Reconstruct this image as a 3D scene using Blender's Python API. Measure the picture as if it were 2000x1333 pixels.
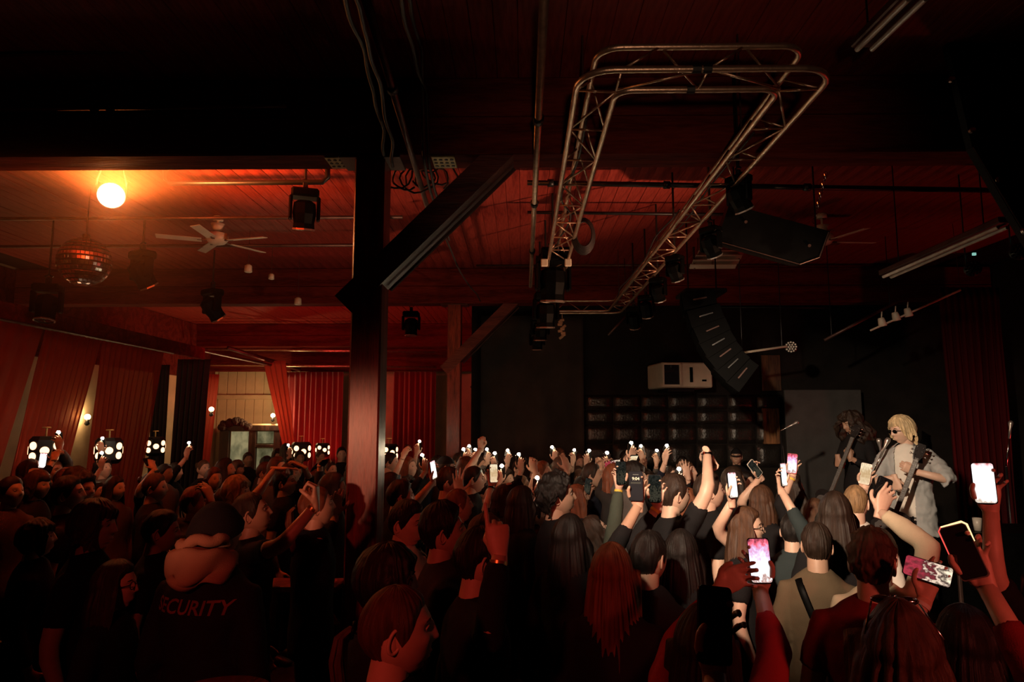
import bpy, math, random, time
from mathutils import Vector, Matrix, Euler, Quaternion, noise
T0 = time.time()
R = math.radians
random.seed(7)
for o in list(bpy.data.objects):
    bpy.data.objects.remove(o)
SC = bpy.context.scene
COL = SC.collection

# ------------------------------------------------------------------ camera
CAM = Vector((0, 0, 2.2)); F = 1333.33
CROT = Euler((R(90 + 6.8), 0, R(0.86)))
cd = bpy.data.cameras.new('camera'); cam = bpy.data.objects.new('camera', cd); COL.objects.link(cam)
cam.location = CAM; cam.rotation_euler = CROT
cd.sensor_width = 36; cd.lens = 24; cd.clip_start = 0.05; cd.clip_end = 100
SC.camera = cam
CM = CROT.to_matrix()
def ray(x, y):
    return CM @ Vector(((x - 1000) / F, (666.5 - y) / F, -1))
def at(x, y, Y):
    d = ray(x, y); return CAM + d * (Y / d.y)
def atz(x, y, z):
    d = ray(x, y); return CAM + d * ((z - CAM.z) / d.z)
def atx(x, y, X):
    d = ray(x, y); return CAM + d * (X / d.x)

# ------------------------------------------------------------------ world, exposure
w = bpy.data.worlds.new('night'); SC.world = w; w.use_nodes = True
w.node_tree.nodes['Background'].inputs[0].default_value = (0.5, 0.1, 0.07, 1)
w.node_tree.nodes['Background'].inputs[1].default_value = 0.0008
SC.view_settings.view_transform = 'Standard'; SC.view_settings.look = 'None'
SC.view_settings.gamma = 1; SC.view_settings.exposure = 0.0
SC.view_settings.use_curve_mapping = False
SC.cycles.max_bounces = 4; SC.cycles.diffuse_bounces = 2; SC.cycles.glossy_bounces = 2
SC.cycles.transmission_bounces = 6; SC.cycles.transparent_max_bounces = 8; SC.cycles.volume_bounces = 0
SC.cycles.sample_clamp_indirect = 3.0; SC.cycles.adaptive_threshold = 0.03
SC.cycles.caustics_reflective = False; SC.cycles.caustics_refractive = False

# ------------------------------------------------------------------ venue lamps outside the frame, and added light helpers
def lamp(name, kind, loc, col, energy, target=None, size=0.1, angle=60, blend=0.5):
    d = bpy.data.lights.new(name, kind); d.color = col; d.energy = energy
    if kind == 'AREA': d.size = size
    else: d.shadow_soft_size = size
    if kind == 'SPOT': d.spot_size = R(angle); d.spot_blend = blend
    o = bpy.data.objects.new(name, d); COL.objects.link(o); o.location = loc
    if target is not None:
        o.rotation_euler = (Vector(target) - Vector(loc)).to_track_quat('-Z', 'Y').to_euler()
    return o
# front-of-house warm key over the heads onto the stage
lamp('stage_front_spot', 'SPOT', (-0.9, 0.5, 3.6), (1.0, 0.74, 0.52), 2000, (2.6, 6.5, 1.55), 0.08, 40, 1.0)
# red washes behind the photographer
lamp('red_wash', 'SPOT', (-1.7, -1.8, 3.4), (1.0, 0.08, 0.05), 170, (-0.7, 2.8, 1.5), 0.12, 38, 0.9)
lamp('red_wash.001', 'SPOT', (2.4, -1.4, 3.0), (1.0, 0.13, 0.085), 230, (1.7, 2.7, 1.25), 0.15, 42, 0.9)
# narrow warm lamp from the bar behind, catching the near column
lamp('bar_spot', 'SPOT', (-2.75, -1.9, 2.1), (1.0, 0.34, 0.18), 520, (-1.1, 4.6, 1.95), 0.10, 11, 0.9)
# added amber spots without a real fixture, brightening the truss and ceiling
lamp('amber_fill', 'SPOT', (3.95, 5.0, 1.5), (1.0, 0.50, 0.28), 900, (0.2, 7.1, 4.4), 0.06, 50, 1.0)
lamp('amber_fill.001', 'SPOT', (0.1, -1.0, 2.0), (1.0, 0.60, 0.38), 110, (0.9, 4.6, 3.8), 0.06, 36, 1.0)  # second added spot, lifts the truss from the front
# unseen red spot added behind the second beam to brighten the far ceiling
lamp('red_ceiling_fill', 'SPOT', (-4.2, 11.5, 3.75), (1.0, 0.05, 0.06), 240, (-4.4, 14.0, 4.7), 0.3, 150, 0.9)

# ------------------------------------------------------------------ materials
MATS = {}
def nodes_of(name):
    m = bpy.data.materials.new(name); m.use_nodes = True
    nt = m.node_tree; return m, nt, nt.nodes['Principled BSDF']
def mat(name, col, rough=0.6, metal=0.0, var=0.25, scale=8.0, bump=0.0, bscale=60.0, stretch=(1, 1, 1), coat=0.0, spec=0.5, sheen=0.0):
    if name in MATS: return MATS[name]
    m, nt, b = nodes_of(name)
    N = nt.nodes; L = nt.links
    tc = N.new('ShaderNodeTexCoord'); mp = N.new('ShaderNodeMapping'); mp.inputs['Scale'].default_value = stretch
    L.new(tc.outputs['Object'], mp.inputs[0])
    nz = N.new('ShaderNodeTexNoise'); nz.inputs['Scale'].default_value = scale; nz.inputs['Detail'].default_value = 4
    L.new(mp.outputs[0], nz.inputs['Vector'])
    rp = N.new('ShaderNodeValToRGB')
    c = Vector(col)
    rp.color_ramp.elements[0].color = (*(c * (1 - var)), 1); rp.color_ramp.elements[1].color = (*(c * (1 + var)), 1)
    rp.color_ramp.elements[0].position = 0.3; rp.color_ramp.elements[1].position = 0.7
    L.new(nz.outputs[0], rp.inputs[0]); L.new(rp.outputs[0], b.inputs['Base Color'])
    b.inputs['Roughness'].default_value = rough; b.inputs['Metallic'].default_value = metal
    b.inputs['Coat Weight'].default_value = coat; b.inputs['Specular IOR Level'].default_value = spec
    b.inputs['Sheen Weight'].default_value = sheen
    if bump:
        n2 = N.new('ShaderNodeTexNoise'); n2.inputs['Scale'].default_value = bscale; n2.inputs['Detail'].default_value = 5
        L.new(mp.outputs[0], n2.inputs['Vector'])
        bp = N.new('ShaderNodeBump'); bp.inputs['Strength'].default_value = bump; bp.inputs['Distance'].default_value = 0.02
        L.new(n2.outputs[0], bp.inputs['Height']); L.new(bp.outputs[0], b.inputs['Normal'])
    MATS[name] = m; return m
def wood(name, dark, light, axis='Z', rough=0.4, scale=5.0, coat=0.2, bump=0.3, spec=0.5):
    if name in MATS: return MATS[name]
    m, nt, b = nodes_of(name); N = nt.nodes; L = nt.links
    tc = N.new('ShaderNodeTexCoord'); mp = N.new('ShaderNodeMapping')
    s = {'X': (0.12, 1, 1), 'Y': (1, 0.12, 1), 'Z': (1, 1, 0.12)}[axis]
    mp.inputs['Scale'].default_value = s; L.new(tc.outputs['Object'], mp.inputs[0])
    n1 = N.new('ShaderNodeTexNoise'); n1.inputs['Scale'].default_value = scale * 0.6; n1.inputs['Detail'].default_value = 3
    L.new(mp.outputs[0], n1.inputs['Vector'])
    mul = N.new('ShaderNodeMath'); mul.operation = 'MULTIPLY'; mul.inputs[1].default_value = 34
    L.new(n1.outputs[0], mul.inputs[0])
    sn = N.new('ShaderNodeMath'); sn.operation = 'SINE'; L.new(mul.outputs[0], sn.inputs[0])
    n2 = N.new('ShaderNodeTexNoise'); n2.inputs['Scale'].default_value = scale * 14; n2.inputs['Detail'].default_value = 6
    L.new(mp.outputs[0], n2.inputs['Vector'])
    ad = N.new('ShaderNodeMath'); ad.operation = 'MULTIPLY_ADD'; ad.inputs[1].default_value = 0.16
    L.new(sn.outputs[0], ad.inputs[0]); L.new(n2.outputs[0], ad.inputs[2])
    rp = N.new('ShaderNodeValToRGB'); rp.color_ramp.elements[0].position = 0.25; rp.color_ramp.elements[1].position = 0.8
    rp.color_ramp.elements[0].color = (*dark, 1); rp.color_ramp.elements[1].color = (*light, 1)
    L.new(ad.outputs[0], rp.inputs[0]); L.new(rp.outputs[0], b.inputs['Base Color'])
    bp = N.new('ShaderNodeBump'); bp.inputs['Strength'].default_value = bump; bp.inputs['Distance'].default_value = 0.01
    L.new(ad.outputs[0], bp.inputs['Height']); L.new(bp.outputs[0], b.inputs['Normal'])
    b.inputs['Roughness'].default_value = rough; b.inputs['Coat Weight'].default_value = coat; b.inputs['Coat Roughness'].default_value = 0.25; b.inputs['Specular IOR Level'].default_value = spec
    MATS[name] = m; return m
def emit(name, col, strength):
    if name in MATS: return MATS[name]
    m = bpy.data.materials.new(name); m.use_nodes = True; nt = m.node_tree; nt.nodes.clear()
    e = nt.nodes.new('ShaderNodeEmission'); e.inputs[0].default_value = (*col, 1); e.inputs[1].default_value = strength
    o = nt.nodes.new('ShaderNodeOutputMaterial'); nt.links.new(e.outputs[0], o.inputs[0])
    MATS[name] = m; return m
def screen_mat(name, stops, strength, scale=30.0, seed=0.0, mixn=.35, axis='Y', length=.15):
    """A lit screen: procedural blurred picture, a ramp along the long axis broken up by noise."""
    if name in MATS: return MATS[name]
    m = bpy.data.materials.new(name); m.use_nodes = True; nt = m.node_tree; nt.nodes.clear(); N = nt.nodes; L = nt.links
    tc = N.new('ShaderNodeTexCoord'); mp = N.new('ShaderNodeMapping'); mp.inputs['Location'].default_value = (seed, seed * 1.7, seed * 0.3)
    mp.inputs['Scale'].default_value = (scale * 1.5, scale, scale); L.new(tc.outputs['Object'], mp.inputs[0])
    nz = N.new('ShaderNodeTexNoise'); nz.inputs['Scale'].default_value = 1.0; nz.inputs['Detail'].default_value = 3
    L.new(mp.outputs[0], nz.inputs['Vector'])
    sp = N.new('ShaderNodeSeparateXYZ'); L.new(tc.outputs['Object'], sp.inputs[0])
    a = N.new('ShaderNodeMath'); a.operation = 'MULTIPLY_ADD'; a.inputs[1].default_value = (1 - mixn) / length; a.inputs[2].default_value = .5 - mixn * .5; L.new(sp.outputs[axis], a.inputs[0])
    c = N.new('ShaderNodeMath'); c.operation = 'MULTIPLY_ADD'; c.inputs[1].default_value = mixn * 2; L.new(nz.outputs[0], c.inputs[0])
    d = N.new('ShaderNodeMath'); d.operation = 'SUBTRACT'; d.inputs[1].default_value = mixn * .5; L.new(a.outputs[0], d.inputs[0]); L.new(d.outputs[0], c.inputs[2])
    rp = N.new('ShaderNodeValToRGB'); els = rp.color_ramp.elements
    while len(els) < len(stops): els.new(0.5)
    for e, (p, col) in zip(els, stops): e.position = p; e.color = (*col, 1)
    L.new(c.outputs[0], rp.inputs[0])
    e = N.new('ShaderNodeEmission'); e.inputs[1].default_value = strength; L.new(rp.outputs[0], e.inputs[0])
    o = N.new('ShaderNodeOutputMaterial'); L.new(e.outputs[0], o.inputs[0])
    MATS[name] = m; return m
def sheer(name, col, trans=0.35):
    if name in MATS: return MATS[name]
    m, nt, b = nodes_of(name); N = nt.nodes; L = nt.links
    b.inputs['Base Color'].default_value = (*col, 1); b.inputs['Roughness'].default_value = 0.8
    tl = N.new('ShaderNodeBsdfTranslucent'); tl.inputs[0].default_value = (*col, 1)
    mx = N.new('ShaderNodeMixShader'); mx.inputs[0].default_value = 0.5
    L.new(b.outputs[0], mx.inputs[1]); L.new(tl.outputs[0], mx.inputs[2])
    tp = N.new('ShaderNodeBsdfTransparent'); tp.inputs[0].default_value = (1, 0.75, 0.65, 1)
    m2 = N.new('ShaderNodeMixShader'); m2.inputs[0].default_value = trans
    L.new(mx.outputs[0], m2.inputs[1]); L.new(tp.outputs[0], m2.inputs[2])
    L.new(m2.outputs[0], N['Material Output'].inputs[0])
    MATS[name] = m; return m
def glass(name, col=(1, 1, 1), rough=0.05):
    if name in MATS: return MATS[name]
    m, nt, b = nodes_of(name); b.inputs['Base Color'].default_value = (*col, 1); b.inputs['Roughness'].default_value = rough
    b.inputs['Transmission Weight'].default_value = 1.0; b.inputs['IOR'].default_value = 1.45
    MATS[name] = m; return m

M_board = wood('red painted boards', (0.13, 0.014, 0.011), (0.30, 0.042, 0.030), 'Y', 0.6, 3.0, 0.0, 0.4, 0.12)
M_beam = wood('dark red beam', (0.075, 0.010, 0.008), (0.17, 0.026, 0.018), 'X', 0.75, 4.0, 0.0, 0.3, 0.05)
M_col = wood('red stained column', (0.09, 0.016, 0.012), (0.34, 0.06, 0.04), 'Z', 0.38, 5.0, 0.3, 0.35)
M_steel = mat('worn truss steel', (0.60, 0.41, 0.29), 0.34, 0.9, 0.2, 20, 0.1, 120)
M_black = mat('black metal', (0.012, 0.012, 0.013), 0.4, 0.3, 0.3, 10)
M_plastic = mat('black plastic', (0.0022, 0.0021, 0.002), 0.45, 0.0, 0.3, 12, spec=.06)
M_rubber = mat('black cable rubber', (0.02, 0.012, 0.012), 0.55, 0.0, 0.3, 12)
M_grill = mat('speaker grille', (0.003, 0.0028, 0.0024), 0.8, 0.0, 0.5, 220, 0.5, 300, spec=.05)
M_blackwall = mat('black painted wall', (0.014, 0.011, 0.009), 0.8, 0.0, 0.4, 2.5, 0.3, 40, spec=.2)
M_pipe = mat('dull iron pipe', (0.10, 0.055, 0.045), 0.42, 0.6, 0.3, 9)
M_cream = mat('cream painted boards', (0.55, 0.42, 0.26), 0.6, 0.0, 0.15, 3, 0.1, 30)
M_floor = mat('dark worn floor', (0.035, 0.016, 0.012), 0.5, 0.0, 0.4, 3, 0.2, 30)
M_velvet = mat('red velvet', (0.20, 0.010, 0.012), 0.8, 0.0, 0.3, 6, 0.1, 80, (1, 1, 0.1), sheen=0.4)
M_stagevelvet = mat('shaded stage velvet', (0.045, 0.004, 0.005), 0.9, 0.0, 0.3, 6, 0.1, 80, (1, 1, 0.1), spec=.1)  # shade put into the colour: darker copy of the red velvet
M_blackdrape = mat('black drape', (0.008, 0.007, 0.007), 0.9, 0.0, 0.3, 6)
M_white = mat('off white enamel', (0.62, 0.54, 0.42), 0.45, 0.0, 0.1, 5)
M_leather = mat('black leather', (0.020, 0.017, 0.015), 0.28, 0.0, 0.3, 6, 0.35, 35)
M_chrome = mat('chrome', (0.8, 0.8, 0.8), 0.15, 1.0, 0.1, 10)
M_lens = mat('dark lens glass', (0.02, 0.02, 0.025), 0.05, 0.0, 0.1, 10, coat=1.0)

# ------------------------------------------------------------------ mesh helpers
class MB:
    def __init__(s): s.v = []; s.f = []; s.m = []
    def add(s, vs, fs, M=None, mi=0):
        n = len(s.v)
        s.v.extend([tuple(M @ Vector(p)) for p in vs] if M is not None else [tuple(p) for p in vs])
        s.f.extend([tuple(i + n for i in f) for f in fs]); s.m.extend([mi] * len(fs)); return s
    def box(s, c, size, rot=None, mi=0, bev=0.0):
        x, y, z = size[0] / 2, size[1] / 2, size[2] / 2
        M = Matrix.Translation(Vector(c))
        if rot is not None: M = M @ (rot.to_matrix().to_4x4() if not isinstance(rot, Matrix) else rot.to_4x4())
        if bev <= 0:
            vs = [(a, b, d) for a in (-x, x) for b in (-y, y) for d in (-z, z)]
            fs = [(0, 1, 3, 2), (4, 6, 7, 5), (0, 4, 5, 1), (2, 3, 7, 6), (0, 2, 6, 4), (1, 5, 7, 3)]
            return s.add(vs, fs, M, mi)
        b = min(bev, x * .95, y * .95, z * .95)   # chamfered box: 24 verts
        vs = []; idx = {}
        for sx in (-1, 1):
            for sy in (-1, 1):
                for sz in (-1, 1):
                    for k, p in enumerate(((sx * x, sy * (y - b), sz * (z - b)), (sx * (x - b), sy * y, sz * (z - b)), (sx * (x - b), sy * (y - b), sz * z))):
                        idx[(sx, sy, sz, k)] = len(vs); vs.append(p)
        g = lambda *a: idx[a]
        fs = []
        for q in (-1, 1):
            fs.append(tuple(g(q, a, b_, 0) for a, b_ in ((-1, -1), (1, -1), (1, 1), (-1, 1))[::q]))
            fs.append(tuple(g(a, q, b_, 1) for a, b_ in ((-1, -1), (-1, 1), (1, 1), (1, -1))[::q]))
            fs.append(tuple(g(a, b_, q, 2) for a, b_ in ((-1, -1), (1, -1), (1, 1), (-1, 1))[::q]))
        for a in (-1, 1):
            for c_ in (-1, 1):
                fs.append((g(a, c_, -1, 0), g(a, c_, 1, 0), g(a, c_, 1, 1), g(a, c_, -1, 1)))
                fs.append((g(a, -1, c_, 0), g(a, 1, c_, 0), g(a, 1, c_, 2), g(a, -1, c_, 2)))
                fs.append((g(-1, a, c_, 1), g(1, a, c_, 1), g(1, a, c_, 2), g(-1, a, c_, 2)))
        for a in (-1, 1):
            for b_ in (-1, 1):
                for c_ in (-1, 1): fs.append((g(a, b_, c_, 0), g(a, b_, c_, 1), g(a, b_, c_, 2)))
        return s.add(vs, fs, M, mi)
    def tube(s, pts, rad, seg=8, cap=True, mi=0, sq=None, up=None, closed=False):
        pts = [Vector(p) for p in pts]; n = len(pts)
        if not isinstance(rad, (list, tuple)): rad = [rad] * n
        tan = []
        for i in range(n):
            if closed: t = pts[(i + 1) % n] - pts[i - 1]
            else: t = pts[min(i + 1, n - 1)] - pts[max(i - 1, 0)]
            tan.append(t.normalized() if t.length > 1e-9 else Vector((0, 0, 1)))
        u = Vector(up) if up is not None else (Vector((1, 0, 0)) if abs(tan[0].x) < 0.8 else Vector((0, 1, 0)))
        vs = []; fs = []
        for i in range(n):
            t = tan[i]; u = (u - t * u.dot(t))
            if u.length < 1e-6: u = t.orthogonal()
            u.normalize(); w = t.cross(u)
            r = rad[i]; ra, rb = (r if isinstance(r, (tuple, list)) else (r, r * (sq or 1)))
            for k in range(seg):
                a = 2 * math.pi * k / seg
                vs.append(pts[i] + u * (ra * math.cos(a)) + w * (rb * math.sin(a)))
        m = n if closed else n - 1
        for i in range(m):
            j = (i + 1) % n
            for k in range(seg):
                k2 = (k + 1) % seg
                fs.append((i * seg + k, i * seg + k2, j * seg + k2, j * seg + k))
        if cap and not closed:
            fs.append(tuple(range(seg))[::-1]); fs.append(tuple((n - 1) * seg + k for k in range(seg)))
        return s.add(vs, fs, None, mi)
    def lathe(s, prof, M=None, seg=16, mi=0, cap=True):
        """prof: (r, z) list, axis +Z of M"""
        vs = []; fs = []; n = len(prof)
        for r, z in prof:
            for k in range(seg):
                a = 2 * math.pi * k / seg; vs.append((r * math.cos(a), r * math.sin(a), z))
        for i in range(n - 1):
            for k in range(seg):
                k2 = (k + 1) % seg; fs.append((i * seg + k, i * seg + k2, (i + 1) * seg + k2, (i + 1) * seg + k))
        if cap:
            if prof[0][0] > 1e-6: fs.append(tuple(range(seg))[::-1])
            if prof[-1][0] > 1e-6: fs.append(tuple((n - 1) * seg + k for k in range(seg)))
        return s.add(vs, fs, M, mi)
    def sphere(s, c, r, nu=12, nv=8, mi=0, sc=(1, 1, 1), M=None):
        prof = [(max(math.sin(math.pi * i / nv), 1e-4) * r, -math.cos(math.pi * i / nv) * r) for i in range(nv + 1)]
        T = Matrix.Translation(Vector(c)) @ (M if M is not None else Matrix()) @ Matrix.Diagonal((*sc, 1))
        return s.lathe(prof, T, nu, mi, False)
    def prism(s, poly, depth, M=None, mi=0):
        """poly in local XY, extruded -depth/2..depth/2 in Z"""
        n = len(poly); vs = [(x, y, -depth / 2) for x, y in poly] + [(x, y, depth / 2) for x, y in poly]
        fs = [tuple(range(n))[::-1], tuple(range(n, 2 * n))] + [(i, (i + 1) % n, n + (i + 1) % n, n + i) for i in range(n)]
        return s.add(vs, fs, M, mi)
    def mesh(s, name, mats, smooth=False):
        me = bpy.data.meshes.new(name); me.from_pydata(s.v, [], s.f)
        for m in (mats if isinstance(mats, (list, tuple)) else [mats]): me.materials.append(m)
        if any(s.m): me.polygons.foreach_set('material_index', s.m)
        if smooth: me.polygons.foreach_set('use_smooth', [True] * len(s.f))
        me.update(); return me
    def obj(s, name, mats, parent=None, smooth=False, loc=None):
        return link(name, s.mesh(name, mats, smooth), parent, loc)
def link(name, me, parent=None, loc=None):
    o = bpy.data.objects.new(name, me); COL.objects.link(o)
    if parent is not None: o.parent = parent
    if loc is not None: o.location = loc
    return o
def empty(name, loc=(0, 0, 0), rot=None, scale=None):
    o = bpy.data.objects.new(name, None); COL.objects.link(o); o.location = loc; o.empty_display_size = 0.1
    if rot is not None: o.rotation_euler = rot
    if scale is not None: o.scale = (scale,) * 3
    return o
def tag(o, label, cat, group=None):
    o['label'] = label; o['category'] = cat
    if group: o['group'] = group
    return o
def struct(o, label=None):
    o['kind'] = 'structure'
    if label: o['label'] = label
    return o
def copy_tree(o, parent=None):
    c = o.copy(); COL.objects.link(c); c.parent = parent
    for ch in list(o.children): copy_tree(ch, c)
    return c
def wavy(a, b, n, amp, sag=0.0, seed=0):
    a = Vector(a); b = Vector(b); out = []
    for i in range(n + 1):
        t = i / n; p = a.lerp(b, t); q = noise.noise_vector(Vector((t * 4.0, seed * 3.7, 0.5)))
        e = math.sin(math.pi * t); out.append(p + q * amp * (0.3 + e) - Vector((0, 0, sag * e)))
    return out
# ================================================================== THE ROOM
CEIL = 4.68; BB = 4.10                     # ceiling and underside of the cross beams
YA, YB_, YC = 4.67, 10.80, 17.05           # front faces of the three cross beams
X0, X1 = -8.3, 7.5
struct(MB().box(((X0 + X1) / 2, 7.2, -0.05), (X1 - X0 + .4, 22.6, 0.1)).obj('floor', M_floor), 'dark worn venue floor under the crowd')
ceil = struct(MB().box(((X0 + X1) / 2, 7.2, CEIL + 0.09), (X1 - X0 + .4, 22.6, 0.1)).obj('ceiling', M_blackwall), 'red painted timber ceiling of narrow boards')
struct(MB().box((X0 - .05, 7.2, 2.4), (0.1, 22.6, 4.8)).obj('wall_left', M_cream), 'cream wall behind the sheer red curtains')
wbk = struct(MB().box(((X0 - .8) / 2 - .05, 18.55, 2.4), (-X0 - .8 + .1, 0.1, 4.8)).obj('wall_back', M_cream), 'cream boarded far wall')
struct(MB().box(((X1 - .8) / 2, 12.05, 2.4), (X1 + .8, 0.1, 4.8)).obj('wall_stage', M_blackwall), 'black painted wall behind the stage')
struct(MB().box((-.85, 15.3, 2.4), (0.1, 6.5, 4.8)).obj('wall_side', M_blackwall), 'dark wall closing the bay behind the stage')
struct(MB().box((X1 + .05, 7.2, 2.4), (0.1, 22.6, 4.8)).obj('wall_right', M_blackwall), 'black wall at the right of the stage')
struct(MB().box(((X0 + X1) / 2, -4.05, 2.4), (X1 - X0, 0.1, 4.8)).obj('wall_rear', M_blackwall), 'black wall at the rear of the hall')
# ceiling boards: one object each, meshes shared per bay and width variant
rb = random.Random(3)
def boards(xa, xb, ya, yb):
    L_ = yb - ya; variants = []
    for k in range(4):
        dz = k * 0.002
        variants.append(MB().box((0, 0, 0.012 + dz), (0.1475, L_, 0.03), bev=0.003).mesh('board', M_board))
    x = xa
    while x < xb:
        o = link('board', variants[rb.randrange(4)], ceil, (x, (ya + yb) / 2, CEIL + 0.002)); x += 0.15
boards(-4.9, 4.4, 0.6, YA + .1)
boards(-7.6, 6.6, YA + .25, YB_ + .1)
boards(-8.2, -0.8, YB_ + .25, YC + .1)
# cream vertical boards of the far wall
me = MB().box((0, 0, 0), (0.235, 0.03, 3.9), bev=0.006).mesh('wall_board', M_cream)
x = X0 + .15
while x < -5.6:
    link('wall_board', me, wbk, (x, 18.49, 1.98)); x += 0.25
MB().box((-7.0, 18.44, 2.88), (2.9, 0.10, 0.12), bev=.01).obj('cornice', M_cream, wbk)
# cross beams
def beam(Y, x0, x1, label, th=0.29):
    b = empty('ceiling_beam', ((x0 + x1) / 2, Y + th / 2, BB)); L_ = x1 - x0
    MB().box((0, 0, .145), (L_, th, .285), bev=.012).obj('lower_timber', M_beam, b)
    MB().box((0, 0, .435), (L_, th, .29), bev=.012).obj('upper_timber', M_beam, b)
    return tag(b, label, 'beam')
beam(YA, X0 + .02, X1 - .02, 'nearest dark red timber beam crossing the whole ceiling above the near column')
beam(YB_, X0 + .02, X1 - .02, 'second timber beam crossing the ceiling behind the disco ball and truss')
beam(YC, X0 + .02, -0.92, 'farthest timber beam across the left hall before the velvet curtains')
# columns with diagonal braces
def column(Y, label):
    c = empty('wooden_column', (-1.09, Y + .145, 0))
    MB().box((0, 0, BB / 2), (.215, .25, BB - .01), bev=.012).obj('post', M_col, c)
    p0 = at(688, 612, 4.70); p1 = at(1003, 296, 4.70)       # brace line on the near column
    a = Vector((p0.x + 1.09, -.02, p0.z)); b = Vector((p1.x + 1.09, -.02, BB - .005))
    d = (b - a); ang = math.atan2(d.z, d.x)
    off = Vector((-math.sin(ang), 0, math.cos(ang))) * .085
    mid = (a + b) / 2 + off
    rot = Euler((0, -ang, 0))
    n = off.normalized()
    # brace as a sheared prism so its top sits flat on the beam
    t = d.normalized(); A0 = a; A1 = a + n * .17; B0 = b; B1 = b - Vector((.17 / math.sin(ang), 0, 0))
    poly = [(A0.x, A0.z), (B0.x, B0.z), (B1.x, B1.z), (A1.x, A1.z)]
    M = Matrix.Translation((0, -.02, 0)) @ Matrix.Rotation(R(90), 4, 'X')
    br = MB().prism(poly, .24, M).obj('brace', wood('brace wood', (0.055, 0.012, 0.010), (0.16, 0.04, 0.03), 'X', 0.45, 5, .1, .3), c)
    # steel strap lying along the underside of the brace
    s0 = a + t * .30 - n * .03; s1 = b - t * .02 - n * .03
    MB().tube([s0 + Vector((0, .06, 0)), s1 + Vector((0, .06, 0))], .014, 6).obj('tie_rod', M_pipe, c)
    MB().box((0, -.02, BB - .012), (.44, .27, .018), bev=.004).obj('cap_plate', M_pipe, c)
    return tag(c, label, 'column')
column(YA, 'near red-stained timber column with a diagonal brace and glossy grain')
column(YB_, 'second timber column, just right of the near one, with a brace up to the beam')
column(YC, 'far slim timber column beside the edge of the black stage wall')
# strap plates on the near beam, left and right of the column
def strap(px, label):
    p = at(px, 312, 4.80); s = empty('strap_plate', (p.x, 4.80, BB))
    MB().box((0, 0, -.006), (.17, .22, .012), bev=.003).obj('plate', mat('dull brass plate', (.35, .26, .12), .5, .6), s)
    hm = MB().lathe([(.013, -.004), (.013, .004)], None, 8).mesh('hole', M_black)
    for i in range(4):
        for j in range(3): link('hole', hm, s, (-.06 + .04 * i, -.06 + .06 * j, -.012))
    tag(s, label, 'plate')
strap(664, 'perforated brass strap plate under the beam left of the near column')
strap(868, 'perforated brass strap plate under the beam right of the near column')
# stage platform
st = empty('stage', (2.65, 6.5, 0))
MB().box((2.4, -0.7, .40), (4.8, 8.2, .10), bev=.01).obj('deck', M_black, st)
MB().box((2.4, -0.7, .17), (4.7, 8.1, .34)).obj('skirt', M_blackdrape, st)
tag(st, 'low black stage platform at the right of the room', 'stage')

# ================================================================== STAGE WALL
pw = empty('padded_wall_panel', (0, 11.98, 0))
pxs = [1140, 1197, 1252, 1305, 1362, 1422, 1478, 1530]; pys = [771, 801, 830, 868, 915]
for i in range(7):
    for j in range(4):
        a = at(pxs[i] + 1, pys[j] + 1, 11.95); b = at(pxs[i + 1] - 1, pys[j + 1] - 1, 11.95)
        wd, hg = b.x - a.x, a.z - b.z; m = MB(); n = 8; vs = []; fs = []
        for u in range(n + 1):
            for v in range(n + 1):
                s, t = u / n, v / n; e = min(s, 1 - s, .22) / .22; g = min(t, 1 - t, .22) / .22
                puff = (math.sin(e * math.pi / 2) * math.sin(g * math.pi / 2)) ** .7 * .07 + .006 * noise.noise(Vector((i * 3 + s * 5, j * 3 + t * 5, 1)))
                vs.append(((s - .5) * wd, -puff, (t - .5) * hg))
        for u in range(n):
            for v in range(n): fs.append((u * (n + 1) + v, (u + 1) * (n + 1) + v, (u + 1) * (n + 1) + v + 1, u * (n + 1) + v + 1))
        m.add(vs, fs); m.obj('pad', M_leather, pw, True, ((a.x + b.x) / 2, 0, (a.z + b.z) / 2))
tag(pw, 'wall of padded black leather squares behind the crowd and stage', 'wall panel')
def panel(name, x0, y0, x1, y1, Y, m, label, cat, th=.05):
    a = at(x0, y0, Y); b = at(x1, y1, Y)
    return tag(MB().box((0, 0, 0), (b.x - a.x, th, a.z - b.z), bev=.008).obj(name, m, None, False, ((a.x + b.x) / 2, Y, (a.z + b.z) / 2)), label, cat)
panel('stage_backdrop_board', 1531, 762, 1700, 1089, 11.6, mat('grey backdrop', (.055, .052, .05), .8, 0, .2, 4), 'plain grey backdrop board on the wall behind the bass player', 'board')
panel('wooden_board', 1486, 694, 1526, 764, 11.97, wood('brown board', (.05, .02, .01), (.16, .07, .03), 'Z', .6), 'dark brown wooden board high on the stage wall', 'board')
bk = tag(panel('bark_slab', 1488, 798, 1524, 868, 11.94, wood('bark slab', (.03, .012, .005), (.40, .17, .06), 'Z', .7, 3, 0, .8), 'rough orange-brown wooden slab leaning on the stage wall', 'board', .07), 'rough orange-brown wooden slab leaning on the stage wall', 'board')
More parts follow.
